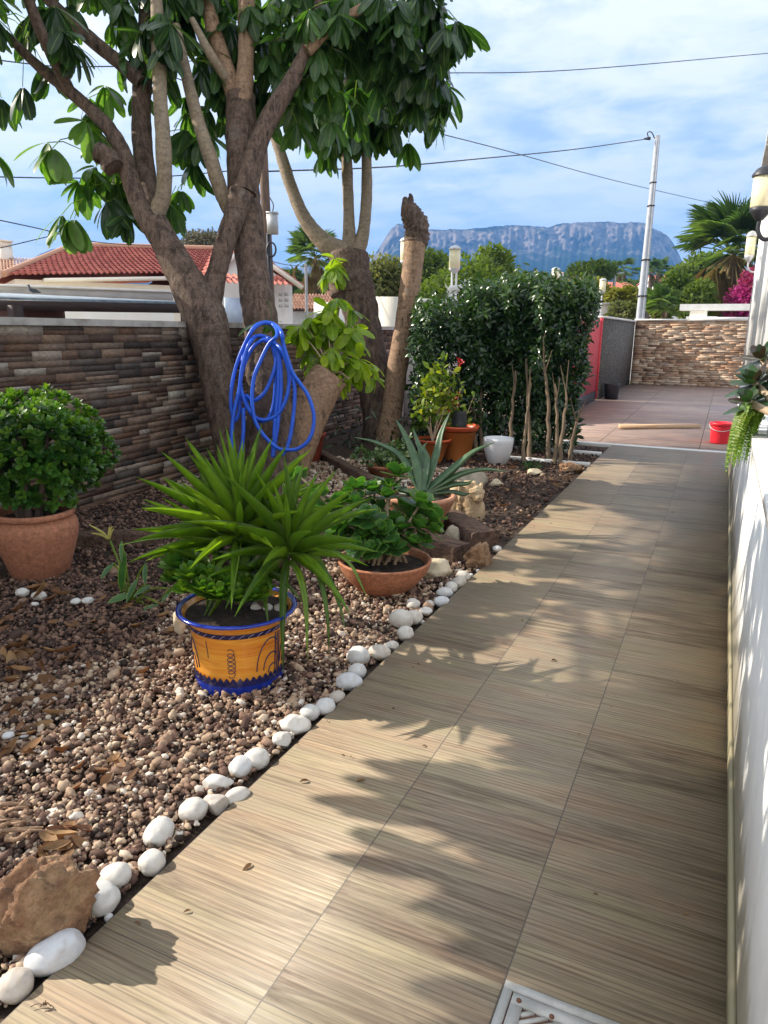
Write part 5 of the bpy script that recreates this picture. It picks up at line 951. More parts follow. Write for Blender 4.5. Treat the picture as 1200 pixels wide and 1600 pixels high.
for x, y, sz, dd in ((278, 888, .06, -.1), (300, 905, .055, -.2), (296, 880, .05, -.05), (318, 925, .05, -.24), (272, 908, .045, -.1), (330, 905, .045, -.2), (410, 922, .04, -.22), (432, 900, .04, -.1), (290, 925, .04, -.2), (345, 935, .05, -.27), (375, 938, .05, -.28), (400, 936, .045, -.27), (360, 920, .06, -.2), (330, 930, .05, -.25), (388, 922, .05, -.2), (310, 905, .05, -.15)):
    hub = at(x, y, D=dep(c)+dd); b = MB()
    for w_, (m, el) in enumerate(((8, .15), (7, .6), (5, 1.1))):
        ang = np.arange(m)*6.283/m+w_; ds = norm(np.stack([np.cos(ang)*math.cos(el), np.sin(ang)*math.cos(el)-.2, np.full(m, math.sin(el))], 1)); b.scatter(tv, tf, np.repeat([hub], m, 0), ds, [0, -.2, 1], sz*1.3, sz*1.6, np.clip(r_.uniform(.4, .95, m), 0, 1), tu)
    b.build('rosette', MT['jade'], Yc, smooth=True)
MT['pebwhite'] = pm('white pebble', [(.34, .27, .19), (.58, .54, .48), (.68, .66, .62), (.46, .38, .28), (.66, .64, .61)], 9, .65, .3, .003, 50, rnd_stops=[(.30, .21, .14), (.48, .41, .33), (.57, .55, .51), (.48, .54, .64)], use_rnd=.5)
for x, y, sz in ((400, 918, .06), (436, 925, .05), (418, 930, .05)): p = at(x, y, D=dep(c)-.1); b = MB(); rock(b, [p[0], p[1], c[2]+H*.96], (sz, sz, sz*.8), x, .2, 1.2, 2); b.build('pebble', MT['pebwhite'], Yc, smooth=True)


# terracotta bowl with round-leaved succulent
c = potpos(600, 934, .15); H = hgt(600, 872, c)-c[2]; s = px(c+[0, 0, H]); Rt = 74*s; Rb = 38*s
Bw = thing('potted_succulent', 'round-leaved succulent in a plain terracotta bowl beside the yucca', 'potted plant', tuple(c))
b = MB(); b.lathe([(0, .01), (Rb, 0), (Rb*1.08, .012), (Rt*.80, H*.42), (Rt*.93, H*.70), (Rt*.985, H*.93), (Rt, H*.98), (Rt*.985, H), (Rt*.94, H), (Rt*.90, H*.93), (Rt*.84, H*.75)], c, 56); b.build('bowl', MT['terracotta'], Bw, smooth=True)
b = MB(); b.lathe([(Rt*.87, H*.80), (Rt*.4, H*.86), (0, H*.88)], c, 30); b.build('soil', MT['soil'], Bw)
b = MB(); cl = MB(); top = c+[0, 0, H*.84]; tv, tf, tu = LF['spoon']
tips = [(520, 850, -.1, .9), (560, 860, -.3, .85), (585, 862, -.3, .8), (615, 858, -.25, .85), (640, 850, -.2, .8), (660, 850, -.1, .8), (535, 790, .1, 1.1), (555, 765, .1, .9), (585, 770, .1, 1.0), (630, 800, .1, 1.0), (505, 800, .1, .9), (468, 745, .2, .8), (527, 810, .1, 1.0), (545, 822, -.1, 1.1), (500, 775, .1, .8), (560, 790, 0, 1.0), (575, 810, -.15, 1.1), (590, 800, .05, 1.0), (605, 780, 0, 1.0), (620, 745, .05, 1.15), (610, 765, .05, .9), (598, 835, -.2, 1.1), (600, 850, -.2, .9), (625, 830, -.1, 1.0), (655, 790, -.05, 1.15), (668, 808, -.05, 1.15), (650, 825, -.1, 1.0), (672, 830, -.05, .9), (575, 840, -.2, .9), (540, 845, -.1, .9), (530, 830, -.05, .9), (640, 815, .05, .9), (615, 815, .0, .9), (560, 830, 0, .9)]
for x, y, dd, k in tips:
    hub = at(x, y, D=dep(c)+dd*.8); hub[2] = max(hub[2], c[2]+H); cl.tube(cr([top+(hub-top)*[.35, .35, 0]+r_.normal(size=3)*[.02, .02, 0], (top+hub)/2+r_.normal(size=3)*.02, hub], 5), np.linspace(.012, .008, 11), 8, jag=.1)
    ax = norm(norm(hub-top)+[0, 0, .5]+r_.normal(size=3)*.3); s1 = norm(np.cross(ax, [.3, .1, 1])); s2 = np.cross(ax, s1)
    for w_, (m, el, sz) in enumerate(((5, .0, .115), (5, .5, .105), (4, 1.0, .075))):
        ang = np.arange(m)*6.283/m+w_*.6+r_.uniform(0, 1); ds = norm(ax*math.sin(el)+(np.cos(ang)[:, None]*s1+np.sin(ang)[:, None]*s2)*math.cos(el)); sz_ = sz*k*r_.uniform(.8, 1.1, m); b.scatter(tv, tf, np.repeat([hub], m, 0)+ax*.01*w_, ds, ax, sz_*1.4, sz_, np.clip(r_.uniform(.2, .8)+r_.normal(0, .1, m), 0, 1), tu)
b.build('leaves', MT['jadeb'], Bw, smooth=True); cl.build('stems', MT['stem'], Bw, smooth=True)
# aloe in the banded terracotta pot
c = potpos(655, 845, .13); H = hgt(664, 772, c)-c[2]; s = px(c+[0, 0, H]); Rt = 56*s; Rb = 32*s
Al = thing('potted_aloe', 'large grey-green aloe in a tall banded terracotta pot', 'potted plant', tuple(c))
b = MB(); b.lathe([(0, .01), (Rb, 0), (Rt*.80, H*.62), (Rt*.86, H*.64), (Rt*.865, H*.70), (Rt*.90, H*.71), (Rt*.905, H*.77), (Rt*.94, H*.78), (Rt*.97, H*.90), (Rt, H*.92), (Rt*1.01, H*.98), (Rt*.97, H), (Rt*.90, H), (Rt*.86, H*.9)], c, 48); b.build('pot', MT['terracotta_pale'], Al, smooth=True)
b = MB(); b.lathe([(Rt*.88, H*.9), (0, H*.93)], c, 24); b.build('soil', MT['soil'], Al)
hub = c+[0, 0, H*.95]; D_ = dep(c); tv, tf, tu = LF['blade']
b = MB()
def strap(mb, pts, wd, D_, rn, th=.35):
    """one thick tapering leaf following points, hollowed along its upper face"""
    P = cr(pts, 6); n = len(P); T = norm(np.gradient(P, axis=0)); V = []; U = []
    for i in range(n):
        t = i/(n-1); w_ = wd*(1-t**1.6)**.9*(.75+.25*min(1, t*5))+.002; sd_ = norm(np.cross(T[i], norm(P[i]*0+[0, 0, 1.0]+(hub-P[i])*[1.2, 1.2, 0]))); up = norm(np.cross(sd_, T[i]))
        V += [P[i]-sd_*w_/2+up*w_*.16, P[i]-sd_*w_*.25+up*w_*.02, P[i], P[i]+sd_*w_*.25+up*w_*.02, P[i]+sd_*w_/2+up*w_*.16, P[i]+sd_*w_*.3-up*w_*th, P[i]-sd_*w_*.3-up*w_*th]; U += [1, .4, 0, .4, 1, .3, .3]
    mb.add(V, [[i*7+j, i*7+(j+1) % 7, (i+1)*7+(j+1) % 7, (i+1)*7+j] for i in range(n-1) for j in range(7)], rn, U)
for pts, wd, dd in (
    ([(660, 752), (628, 715), (590, 692), (553, 683)], .075, .1), ([(664, 750), (646, 712), (630, 675), (618, 655)], .08, .2), ([(670, 752), (660, 715), (652, 690), (645, 668)], .07, .3), ([(676, 752), (682, 710), (690, 675), (704, 642)], .075, .2),
    ([(682, 754), (712, 728), (740, 705), (775, 690)], .085, .05), ([(684, 758), (715, 742), (755, 733), (792, 737)], .075, -.05), ([(680, 762), (705, 757), (730, 755), (740, 748)], .075, -.1), ([(684, 764), (705, 768), (725, 772), (738, 770)], .06, -.1),
    ([(668, 760), (670, 785), (672, 805), (676, 828)], .085, -.25), ([(682, 766), (690, 785), (698, 805), (697, 808)], .06, -.2), ([(655, 762), (630, 765), (600, 750), (580, 742)], .07, -.05), ([(655, 768), (625, 770), (600, 762)], .05, .2), ([(672, 750), (668, 720), (662, 700), (668, 690)], .05, .1)):
    q = [at(x, y, D=D_+dd*i/(len(pts)-1)*.8) for i, (x, y) in enumerate(pts)]; q[0] = hub+(q[0]-hub)*.35; strap(b, q, wd, D_, r_.uniform(.2, .8))
b.build('leaves', MT['aloe'], Al, smooth=True)
b = MB(); hub, Dy = h2, dep(Yc.location)-.1
for pts, wd in (([(452, 872), (478, 868), (500, 905), (512, 965), (514, 1022)], .038), ([(452, 876), (468, 900), (478, 950), (481, 1030)], .042), ([(455, 874), (495, 880), (525, 925), (540, 985)], .034), ([(455, 868), (500, 858), (545, 880), (572, 930)], .034), ([(440, 876), (425, 900), (415, 935), (412, 950)], .036), ([(395, 860), (378, 885), (372, 920), (374, 945)], .04), ([(380, 862), (345, 880), (330, 915), (322, 948)], .036), ([(370, 850), (300, 838), (240, 842), (186, 852)], .036), ([(372, 848), (320, 822), (250, 795), (222, 788)], .036)):
    q = [at(x, y, D=Dy-.12*i/(len(pts)-1)) for i, (x, y) in enumerate(pts)]; strap(b, q, wd, Dy, r_.uniform(.3, 1.0), .06)
b.build('drooping_leaves', MT['yucca'], Yc, smooth=True)
# orange plastic pots
def plasticpot(name, label, x, yb, rb, rt_px, ytop, squat=1.0, mats=('plasticor', 'plasticrim')):
    c = potpos(x, yb, rb); H = hgt(x, ytop, c)-c[2]; s = px(c+[0, 0, H]); Rt = rt_px*s
    r = thing(name, label, 'potted plant' if 'with' in label or 'holding' in label else 'pot', tuple(c)); b = MB(); b.lathe([(0, .008), (rb*.97, 0), (rb, .01), (Rt*.86, H*.84), (Rt*.90, H*.845)], c, 40); b.build('pot', MT[mats[0]], r, smooth=True)
    b = MB(); b.lathe([(Rt*.88, H*.86), (Rt*.95, H*.875), (Rt*.955, H*.93), (Rt, H*.945), (Rt*1.0, H*.995), (Rt*.94, H), (Rt*.86, H*.9)], c, 40); b.build('rim', MT[mats[1]], r, smooth=True)
    b = MB(); b.lathe([(Rt*.88, H*.88), (0, H*.9)], c, 24); b.build('soil', MT['soil'], r); return r, c, H, Rt
O1, c1, H1, R1 = plasticpot('potted_citrus', 'smaller orange plastic pot holding a yellow-green leafy citrus shrub', 676, 725, .12, 30, 685)
b, cl = MB(), MB(); top = c1+[0, 0, H1*.9]; tv, tf, tu = LF['oval']
for x, y, n, rr in [(690, 578, 26, .12), (668, 600, 24, .14), (705, 600, 12, .1), (672, 625, 34, .16), (690, 630, 30, .15), (655, 640, 16, .1), (705, 625, 14, .1), (662, 648, 12, .1), (694, 655, 14, .12), (660, 665, 14, .1)]:
    e = at(x, y, D=dep(c1)); cl.tube(cr([top, top*.5+e*.5+r_.normal(size=3)*.03, e], 5), np.linspace(.012, .004, 11), 6); p = e+r_.normal(size=(n*2, 3))*rr*.62
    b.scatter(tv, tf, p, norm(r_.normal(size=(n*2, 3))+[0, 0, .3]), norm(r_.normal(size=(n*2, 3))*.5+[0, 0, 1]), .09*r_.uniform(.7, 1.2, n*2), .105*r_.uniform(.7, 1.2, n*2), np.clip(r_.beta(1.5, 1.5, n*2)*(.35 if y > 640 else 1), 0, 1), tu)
b.build('foliage', MT['lime'], O1, smooth=True); cl.build('stems', MT['stem'], O1)
O2, c2, H2, R2 = plasticpot('potted_salvia', 'larger orange plastic pot holding thin stems with small red flowers', 716, 722, .16, 33, 664)
b, cl, fl = MB(), MB(), MB(); top = c2+[0, 0, H2*.9]
for x, y in [(715, 620), (706, 632), (728, 640), (742, 615), (735, 655), (700, 650), (722, 600)]:
    e = at(x, y, D=dep(c2)-.02); cl.tube(cr([top, (top+e)/2+r_.normal(size=3)*.03, e], 5), np.linspace(.008, .003, 11), 6); n = 10
    b.scatter(tv, tf, top+(e-top)*r_.uniform(.3, 1.0, (n, 1))+r_.normal(size=(n, 3))*.03, norm(r_.normal(size=(n, 3))), norm(r_.normal(size=(n, 3))*.5+[0, 0, 1]), .06, .08, r_.uniform(.1, .6, n), tu)
for x, y in [(710, 622), (713, 632), (717, 616), (711, 640), (707, 628), (702, 641), (716, 562), (722, 565), (719, 569)]:
    e = at(x, y, D=dep(c2)-.06); fl.scatter(tv, tf, np.repeat([e], 7, 0), norm(r_.normal(size=(7, 3))+[0, 0, -.3]), norm(r_.normal(size=(7, 3))), .03, .045, r_.uniform(0, 1, 7), tu)
b.build('foliage', MT['lime'], O2, smooth=True); cl.build('stems', MT['stem'], O2)
fl.build('flowers', leafmat('red petals', [(.55, .02, .03), (.75, .05, .06), (.7, .12, .10)], .5, .3, (1.3, .8, .8)), O2)
cb = c2+[0, 0, H2*.93]+RA*.01; b = MB(); s = px(cb); hh = 25*s; rr = 11*s
b.lathe([(0, 0)]+[(rr*(1.1-.15*k/9)+(rr*.07 if k % 2 else 0), hh*k/9) for k in range(10)]+[(rr*.8, hh), (0, hh*.98)], cb, 28); tag(b.build('ribbed_pot', MT['blackplastic'], loc=tuple(cb), smooth=True), 'upturned black ribbed nursery pot sitting inside the larger orange pot', 'pot')
c = potpos(779, 727, .11); H = hgt(780, 684, c)-c[2]; Rt = 24*px(c+[0, 0, H])
b = MB(); Rb_ = 15*px(c); b.lathe([(0, .01), (Rb_*.9, 0), (Rb_*1.05, .012), (Rt*.92, H*.55), (Rt*.99, H*.85), (Rt*.985, H*.985), (Rt*.96, H), (Rt*.90, H*.98), (Rt*.86, H*.7), (0, H*.6)], c, 40); tag(b.build('plant_pot', MT['whiteplastic'], loc=tuple(c), smooth=True), 'smooth white empty pot standing in front of the hedge', 'pot')
O3, c3, H3, R3_ = plasticpot('plant_pot', 'dark red plastic pot half hidden behind the leaning sawn stump', 482, 726, .13, 27, 676, mats=('redclay', 'redclay')) if MT.setdefault('redclay', pm('red clay', [(.26, .045, .022), (.34, .07, .035)], 4, .6, .1, .003, 40)) else None
rt = MT.setdefault('redclay', None)
c = potpos(602, 752, .16); H = .17; Cr = thing('potted_crassula', 'low terracotta dish of variegated leafy succulents behind the aloe', 'potted plant', tuple(c))
b = MB(); b.lathe([(0, .01), (.16, 0), (.20, H*.8), (.215, H*.82), (.22, H), (.2, H), (.18, H*.8), (0, H*.85)], c, 36); b.build('pot', MT['terracotta'], Cr, smooth=True)
b = MB(); tv, tf, tu = LF['spoon']
for i in range(115):
    e = c+np.array([r_.normal(0, .15), r_.normal(0, .13), H+abs(r_.normal(0, .10))])+RA*r_.uniform(-.05, .14); m = 7; b.scatter(tv, tf, np.repeat([e], m, 0), norm(r_.normal(size=(m, 3))+[0, 0, .5]), norm(r_.normal(size=(m, 3))*.4+[0, 0, 1]), .055, .06*r_.uniform(.7, 1.3, m), np.clip(r_.beta(1.4, 1.4, m), 0, 1), tu)
b.build('foliage', MT['crass'], Cr, smooth=True)
# aeonium and fern in a trough on the parapet ledge
c = np.array([.36, 4.05, 1.0725]); Tr = thing('planter', 'white trough on the ledge with dark aeonium and trailing fern', 'planter', tuple(c))
b = MB(); b.box(c+[0, 0, .06], (.22, .8, .12)); b.build('trough', MT['whiteplastic'], Tr)
b = MB(); b.box(c+[0, 0, .118], (.19, .77, .02)); b.build('soil', MT['soil'], Tr)
b, st = MB(), MB(); D_ = 3.95; tv, tf, tu = LF['spoon']
for x, y, n, sz, dd in ((1180, 600, 10, .15, .0), (1192, 562, 8, .14, .15), (1172, 630, 8, .13, -.1), (1208, 620, 9, .15, 0)):
    h_ = at(x, y, D=D_+dd); st.tube(cr([c+[0, 0, .1], (c+h_)/2+[0, 0, .05], h_], 4), [.02]*9, 8)
    for k in range(n*2):
        el = -.25+1.5*(k/(n*2))**1.1; az = k*2.4; ax = norm([-.35, -.25, .8]); s1 = norm(np.cross(ax, [0, 1, .2])); s2 = np.cross(ax, s1); d = norm(ax*math.sin(el)+(s1*math.cos(az)+s2*math.sin(az))*math.cos(el)); z_ = sz*(1.0-.45*k/(n*2)); b.scatter(tv, tf, [h_], d, ax, z_*.85, z_*1.1, r_.choice([.0, .05, .12, .2, .3, .62]), tu)
b.build('aeonium', MT['aeon'], Tr, smooth=True); st.build('stem', MT['stem'], Tr)
b = MB(); rb_ = MB()
for k in range(44):
    h_ = at(r_.uniform(1150, 1206), r_.uniform(632, 655), D=D_-.06+r_.uniform(-.1, .2)); h_[0] = min(max(h_[0], .15), .24); out_ = np.array([-r_.uniform(.3, .75), r_.uniform(-.9, .3), 0]); L = r_.uniform(.18, .38)
    t_ = np.linspace(0, 1, 26)[:, None]; P = h_+out_*L*.38*np.sqrt(t_)+np.array([0, 0, 1])*(.07*np.sin(t_*2.4)-L*.95*t_**1.5); T = norm(np.gradient(P, axis=0)); sd_ = norm(np.cross(T, [-.6, -.6, .4])); rb_.tube(P, .0016, 4)
    pv, pf = np.array([(-.5, 0, 0), (.5, 0, 0), (.4, .8, 0), (-.25, 1, 0)]), np.array([[0, 1, 2, 3]]); wl_ = .030*np.sin(np.pi*np.clip(t_[:, 0]*.92+.08, 0, 1))**.6; rn = np.clip(r_.normal(.55, .2), 0, 1)
    for sg in (-1, 1): b.scatter(pv, pf, P, norm(sd_*sg+T*.25), np.cross(T, sd_)+r_.normal(size=P.shape)*.25, .0085, wl_*r_.uniform(.85, 1.1, 26), np.clip(rn+r_.normal(0, .08, 26), 0, 1))
b.build('fern', MT['fern'], Tr); rb_.build('fern_ribs', MT['fern'], Tr)
# ---------------------------------------------------------------- timbers, rocks, statue
def sleeper(label, a, c_, w_, h_, seed):
    a, c_ = np.asarray(a), np.asarray(c_); b = MB(); y = norm(c_-a); x = norm(np.cross(y, [0, 0, 1])); L = np.linalg.norm(c_-a); n = 16; V = []; pr = [(-.5, 0), (-.5, .9), (-.42, 1), (0, 1.02), (.42, 1), (.5, .9), (.5, 0)]
    for i in range(n+1):
        P = a+y*L*i/n
        for (u, v) in pr: q = mnoise.noise(Vector((i*.5, u*4, v*3+seed))); V.append(P+x*(u*w_*(1+.08*q))+np.array([0, 0, v*h_*(1+.10*q)]))
    k = len(pr); b.add(V, [[i*k+j, i*k+j+1, (i+1)*k+j+1, (i+1)*k+j] for i in range(n) for j in range(k-1)]); b.add(V[:k], [list(range(k))]); b.add(V[-k:], [list(range(k))[::-1]])
    return tag(b.build('timber_sleeper', MT['sleeper'], loc=tuple(a)), label, 'timber')
g = lambda x, y, z=-.04: at(x, y, Z=z)
q1 = g(758, 862); q0 = q1+norm((g(700, 815)-g(758, 850))*[1, 1, 0])*.75; sleeper('upper weathered timber pointing at the path under the stone figurine', q0, q1, .23, .155, 1)
q1 = g(722, 882); q0 = q1+np.array([-.62, .28, 0]); sleeper('lower reddish-brown timber behind the pale stone slab', q0, q1, .20, .145, 2)
q1 = g(628, 790); q0 = g(498, 718); sleeper('long dark timber edging the gravel behind the aloe pot', q0, q1, .12, .13, 3)
q1 = g(255, 850); q0 = g(90, 858); sleeper('dark timber lying in shade behind the jade urn', q0, q1, .14, .12, 4)
MT['rockbrown'] = pm('ochre rock', [(.09, .05, .03), (.27, .145, .08), (.36, .23, .13), (.19, .10, .058), (.42, .36, .27)], 6, .9, 1.0, .03, 14, detail=8, fine=40)
MT['rockgrey'] = pm('grey sandstone', [(.22, .18, .13), (.38, .33, .25), (.50, .44, .34)], 6, .9, .7, .012, 26)
MT['rockbuff'] = pm('buff sandstone', [(.40, .32, .20), (.60, .51, .36), (.68, .60, .45)], 6, .9, .6, .012, 30)
def oneRock(label, x, y, wx, hz, mat, seed, amp=.3, cut=6, depth=1.0, rz=0, sub=4, z=-.03, sink=.15, fine=.06, cat='rock'):
    c = at(x, y, Z=z); s = px(c); c = c+FH*wx*s*.4*depth; sx, sz = wx*s, hz*s; b = MB(); rock(b, [c[0], c[1], z+sz*(.5-sink)], (sx*1.02, sx*depth, sz*1.15), seed, amp, 1.3, sub, YAW+rz, cut, r_.random(), fine)
    return tag(b.build('rock', MT[mat], loc=(c[0], c[1], z), smooth=True), label, cat)
oneRock('large rough ochre-brown rock at the bottom left corner', 40, 1512, 168, 165, 'rockbrown', 3.3, .42, 7, .75, .2, 4, fine=.16)
oneRock('knobbly orange rock at the end of the two timbers', 747, 892, 48, 44, 'rockbrown', 5.1, .5, 4, .8, .3, 4, fine=.14)
oneRock('pale flat sandstone slab beside the terracotta bowl', 684, 908, 62, 32, 'rockbuff', 7.7, .16, 9, .75, .3, 3)
oneRock('grey block of stone wedged between the two timbers', 706, 856, 34, 36, 'rockgrey', 9.4, .15, 9, .8, .1, 3)
oneRock('grey-topped rock behind the aloe pot', 733, 772, 60, 42, 'rockgrey', 2.2, .2, 8, .7, 0, 3)
oneRock('orange crumbly rock at the foot of the hedge near the path', 895, 740, 38, 18, 'rockbrown', 6.6, .4, 4, .8, 0, 4, fine=.14)
oneRock('small flat buff stone left of the orange rock under the hedge', 836, 743, 28, 10, 'rockbuff', 4.1, .2, 6, .8, 0, 3)
oneRock('small buff stone in the mulch behind the figurine', 776, 762, 22, 14, 'rockbuff', 8.1, .25, 6, .8, 0, 3)
oneRock('brown boulder half buried in shade behind the prickly weed', 180, 902, 30, 18, 'rockbrown', 1.4, .3, 4, .8, 0, 3)
# carved lion figure
c = at(738, 812, Z=-.03)+FH*.06; s = px(c); u = RA*[1, 1, 0]; u = norm(u)
Li = thing('stone_figurine', 'weathered tan stone lion figurine sitting behind the timbers', 'figurine', tuple(c))
def sp(x, y, dd=0): return c+u*(x-738)*s+FH*dd+np.array([0, 0, (812-y)*s*1.02])
b = MB(); b.tube(cr([sp(738, 815), sp(739, 800), sp(737, 786), sp(733, 770), sp(733, 755)], 6), np.interp(np.linspace(0, 1, 25), [0, .25, .55, .8, 1], [19, 20, 17, 14, 9])*s, 20, jag=.04)
b.tube(cr([sp(722, 816, .04), sp(716, 800, .05), sp(714, 780, .06), sp(722, 758, .05)], 6), np.interp(np.linspace(0, 1, 19), [0, .4, .8, 1], [13, 14, 13, 7])*s, 16, jag=.07)
b.build('body', MT['statue'], Li, smooth=True)
b = MB(); rock(b, sp(742, 772, -.05), (26*s, 24*s, 26*s), 3, .14, 2, 4, YAW, 0, .5, .08); b.tube(cr([sp(742, 776, -.06), sp(745, 777, -.10), sp(746, 778, -.13)], 5), np.array([9, 8.5, 8, 8, 7.6, 7.4, 7.2, 7, 6, 5, 4])*s, 14)
for x in (735, 749): b.tube([sp(x, 764, -.03), sp(x+(x-742)*.25, 758, -.02), sp(x+(x-742)*.3, 756, -.02)], [4*s, 3*s, 1*s], 8)
b.build('head', MT['statue'], Li, smooth=True)
b = MB()
for k in range(46): a = r_.uniform(-2.6, 1.1); q = sp(728+r_.uniform(-12, 6), 766+r_.uniform(-6, 26), -.02+r_.uniform(-.03, .03)); b.tube(cr([q, q+u*r_.uniform(-2, 2)*s-[0, 0, 8*s], q+u*r_.uniform(-4, 4)*s-[0, 0, 17*s]], 3), [3.6*s, 3.4*s, 3*s, 2.8*s, 2.4*s, 2*s, .8*s], 6)
b.build('mane', MT['statue'], Li, smooth=True)
# ---------------------------------------------------------------- white edging stones and loose pebbles
SG = 'white edging stones along the path'
ST = [(22, 1536, 50, 52, 'speckled grey round stone at the very bottom-left end of the edging', .1, 0), (84, 1487, 84, 62, 'long egg-shaped blue-white stone in front of the large ochre rock', .95, .7), (169, 1428, 14, 14, 'tiny white pebble between the ochre rock and the path edge', .8, 0), (157, 1402, 54, 54, 'white rounded stone touching the right side of the ochre rock', .75, .5), (180, 1366, 46, 42, 'white lumpy stone just above the one touching the ochre rock', .6, 0), (236, 1345, 41, 40, 'round white stone nearest the path edge, below the tall egg-shaped one', .6, 0),
 (247, 1293, 40, 54, 'tall egg-shaped white stone standing up at the gravel edge', .65, 1.4), (301, 1263, 44, 40, 'smooth creamy white stone right of the tall egg-shaped one', .5, 0), (336, 1252, 38, 34, 'rough beige angular stone wedged between smooth white ones', .15, 0), (338, 1221, 46, 30, 'wide white stone lying above the rough beige angular one', .7, .2), (369, 1241, 42, 27, 'slanting oblong stone with a brown band beside the path', .4, .6), (375, 1193, 33, 40, 'upright blue-white oval stone left of a squarish white one', .8, 1.3), (401, 1183, 36, 37, 'squarish white stone with grey base beside the upright oval', .6, .3),
 (439, 1153, 29, 33, 'pitted white stone below the large angular white one', .5, 1.2), (459, 1130, 48, 34, 'large angular white stone with a pointed right end', .55, 0), (484, 1111, 31, 28, 'blunt pale grey stone, left one of two side by side', .75, 0), (508, 1101, 30, 33, 'pale grey pear-shaped stone, right one of two side by side', .8, 1), (527, 1085, 22, 27, 'small brownish stone between the grey pair and the heart-like pair', .0, 1), (546, 1063, 40, 30, 'bluish white front stone of the heart-like pair', .9, .1), (558, 1046, 28, 32, 'white back stone of the heart-like pair', .8, 1.2), (560, 1023, 36, 34, 'round white stone with blue-grey veins', .75, .6), (593, 1017, 34, 27, 'white-topped stone with a brown underside', .25, .1), (611, 1007, 25, 18, 'small white wedge-shaped stone next to the brown-bottomed one', .5, .3),
 (633, 988, 28, 26, 'smooth white stone stained brown on its right, nearest the path', .5, .6), (627, 967, 37, 36, 'biggest cream boulder-like edging stone', .4, .2), (646, 962, 26, 30, 'cream stone tucked behind the biggest boulder-like one', .35, .8), (660, 969, 8, 7, 'tiny white pebble on the path side of the biggest edging stone', .6, 0), (646, 942, 21, 21, 'round pale stone close to the terracotta bowl', .5, 0), (665, 953, 21, 16, 'mossy white oval stone in front of the pinkish wedge', .6, .2), (671, 939, 15, 24, 'pinkish upright wedge stone', .3, 1.4), (690, 938, 24, 19, 'blue-white oval stone lying low in shade', .97, .5), (695, 924, 27, 18, 'white stone with bluish left side above the low blue-white oval', .8, .2), (705, 916, 20, 21, 'white rounded stone below the tiny cream one', .6, .4), (708, 904, 10, 10, 'tiny cream stone on top of the row near the slab', .4, 0), (717, 907, 21, 26, 'grey and buff stone right of the tiny cream one', .2, 1), (723, 899, 21, 23, 'last big pale stone before the orange rock', .35, .7), (736, 896, 7, 7, 'left tiny white pebble under the orange rock', .8, 0), (747, 889, 6, 7, 'right tiny white pebble under the orange rock', .8, 0), (777, 856, 14, 13, 'lone round white pebble at the black end of upper timber', .7, 0)]
for i, (x, y, wd, hh, lb_, rn, tl) in enumerate(ST):
    c = at(x, y+hh*.30, Z=-.01); s = px(c); b = MB(); big, sm = max(wd, hh), min(wd, hh)
    rock(b, [c[0]+FH[0]*sm*s*.12, c[1]+FH[1]*sm*s*.12, -.025+sm*s*.36], (big*s*1.03, sm*s*1.04, sm*s*.9), i*1.37, .13 if 'angular' not in lb_ else .26, .8, 4 if big > 25 else 3, YAW+(tl if tl < 1.3 else 1.2), 4 if ('angular' in lb_ or 'wedge' in lb_) else 0, rn, .008)
    tag(b.build('edging_stone', MT['pebwhite'], loc=(c[0], c[1], -.03), smooth=True), lb_, 'stone', SG)
LP = [(62, 933, 23, 'larger white oval pebble lying on dark gravel below the urn'), (35, 928, 22, 'flat white pebble left of the oval one below the urn'), (55, 944, 11, 'little white pebble just under the two below the urn'), (119, 941, 16, 'cream half-round pebble right of the urn base'), (138, 940, 18, 'white oblong pebble farthest right below the urn'), (14, 1151, 18, 'white flat pebble at the left edge of the gravel'), (38, 1150, 13, 'small grey-white pebble beside the flat one at the left edge')]
for i, (x, y, wd, lb_) in enumerate(LP):
    c = at(x, y+3, Z=.0); s = px(c); b = MB(); rock(b, [c[0], c[1], .005+wd*s*.2], (wd*s, wd*s*.8, wd*s*.6), i*2.7+90, .2, .9, 3, YAW+.2, 0, .6+.05*i); tag(b.build('loose_pebble', MT['pebwhite'], loc=(c[0], c[1], 0), smooth=True), lb_, 'pebble', 'white pebbles lying loose on the gravel')
# driftwood, dead leaves, weeds
Dw = at(30, 1285, Z=.0); b = MB(); s = px(Dw)
for k in range(9):
    x0, y0 = r_.uniform(-30, 15), 1262+k*6; P = [at(x0-r_.uniform(0, 40), y0+r_.uniform(-9, 9), Z=.01+r_.uniform(0, .03)), at(x0+12, y0-4+r_.uniform(-8, 8), Z=.03+r_.uniform(0, .03)), at(x0+32, y0-6+r_.uniform(-9, 9), Z=.05), at(48+r_.uniform(-10, 22), y0-8+r_.uniform(-14, 10), Z=.02)]; b.tube(cr(P, 6), np.linspace(7, 2, 19)*s*r_.uniform(.35, 1), 8, jag=.28)
tag(b.build('driftwood', MT['barktan'], loc=tuple(Dw), smooth=True), 'bundle of twisted pale roots on the gravel behind ochre rock', 'driftwood')
b = MB(); tv, tf, tu = LF['oval']
for n, x0, x1, y0, y1, sz in ((38, 0, 90, 930, 1180, .10), (26, 60, 270, 850, 990, .08), (16, 90, 240, 1000, 1250, .06), (60, 620, 900, 700, 850, .07), (14, 60, 130, 1290, 1345, .07)):
    for k in range(n):
        p = at(r_.uniform(x0, x1), r_.uniform(y0, y1), Z=.012)
        if p[0] > XL-.06: continue
        v = tv.copy(); v[:, 2] += .5*np.abs(v[:, 0])-.25*np.sin(v[:, 1]*3); b.scatter(v, tf, [p+[0, 0, .012]], norm(r_.normal(size=3)*[1, 1, .25]), norm(r_.normal(size=3)*.4+[0, 0, 1]), sz*.8*r_.uniform(.6, 1.2), sz*r_.uniform(.7, 1.5), r_.random(), tu)
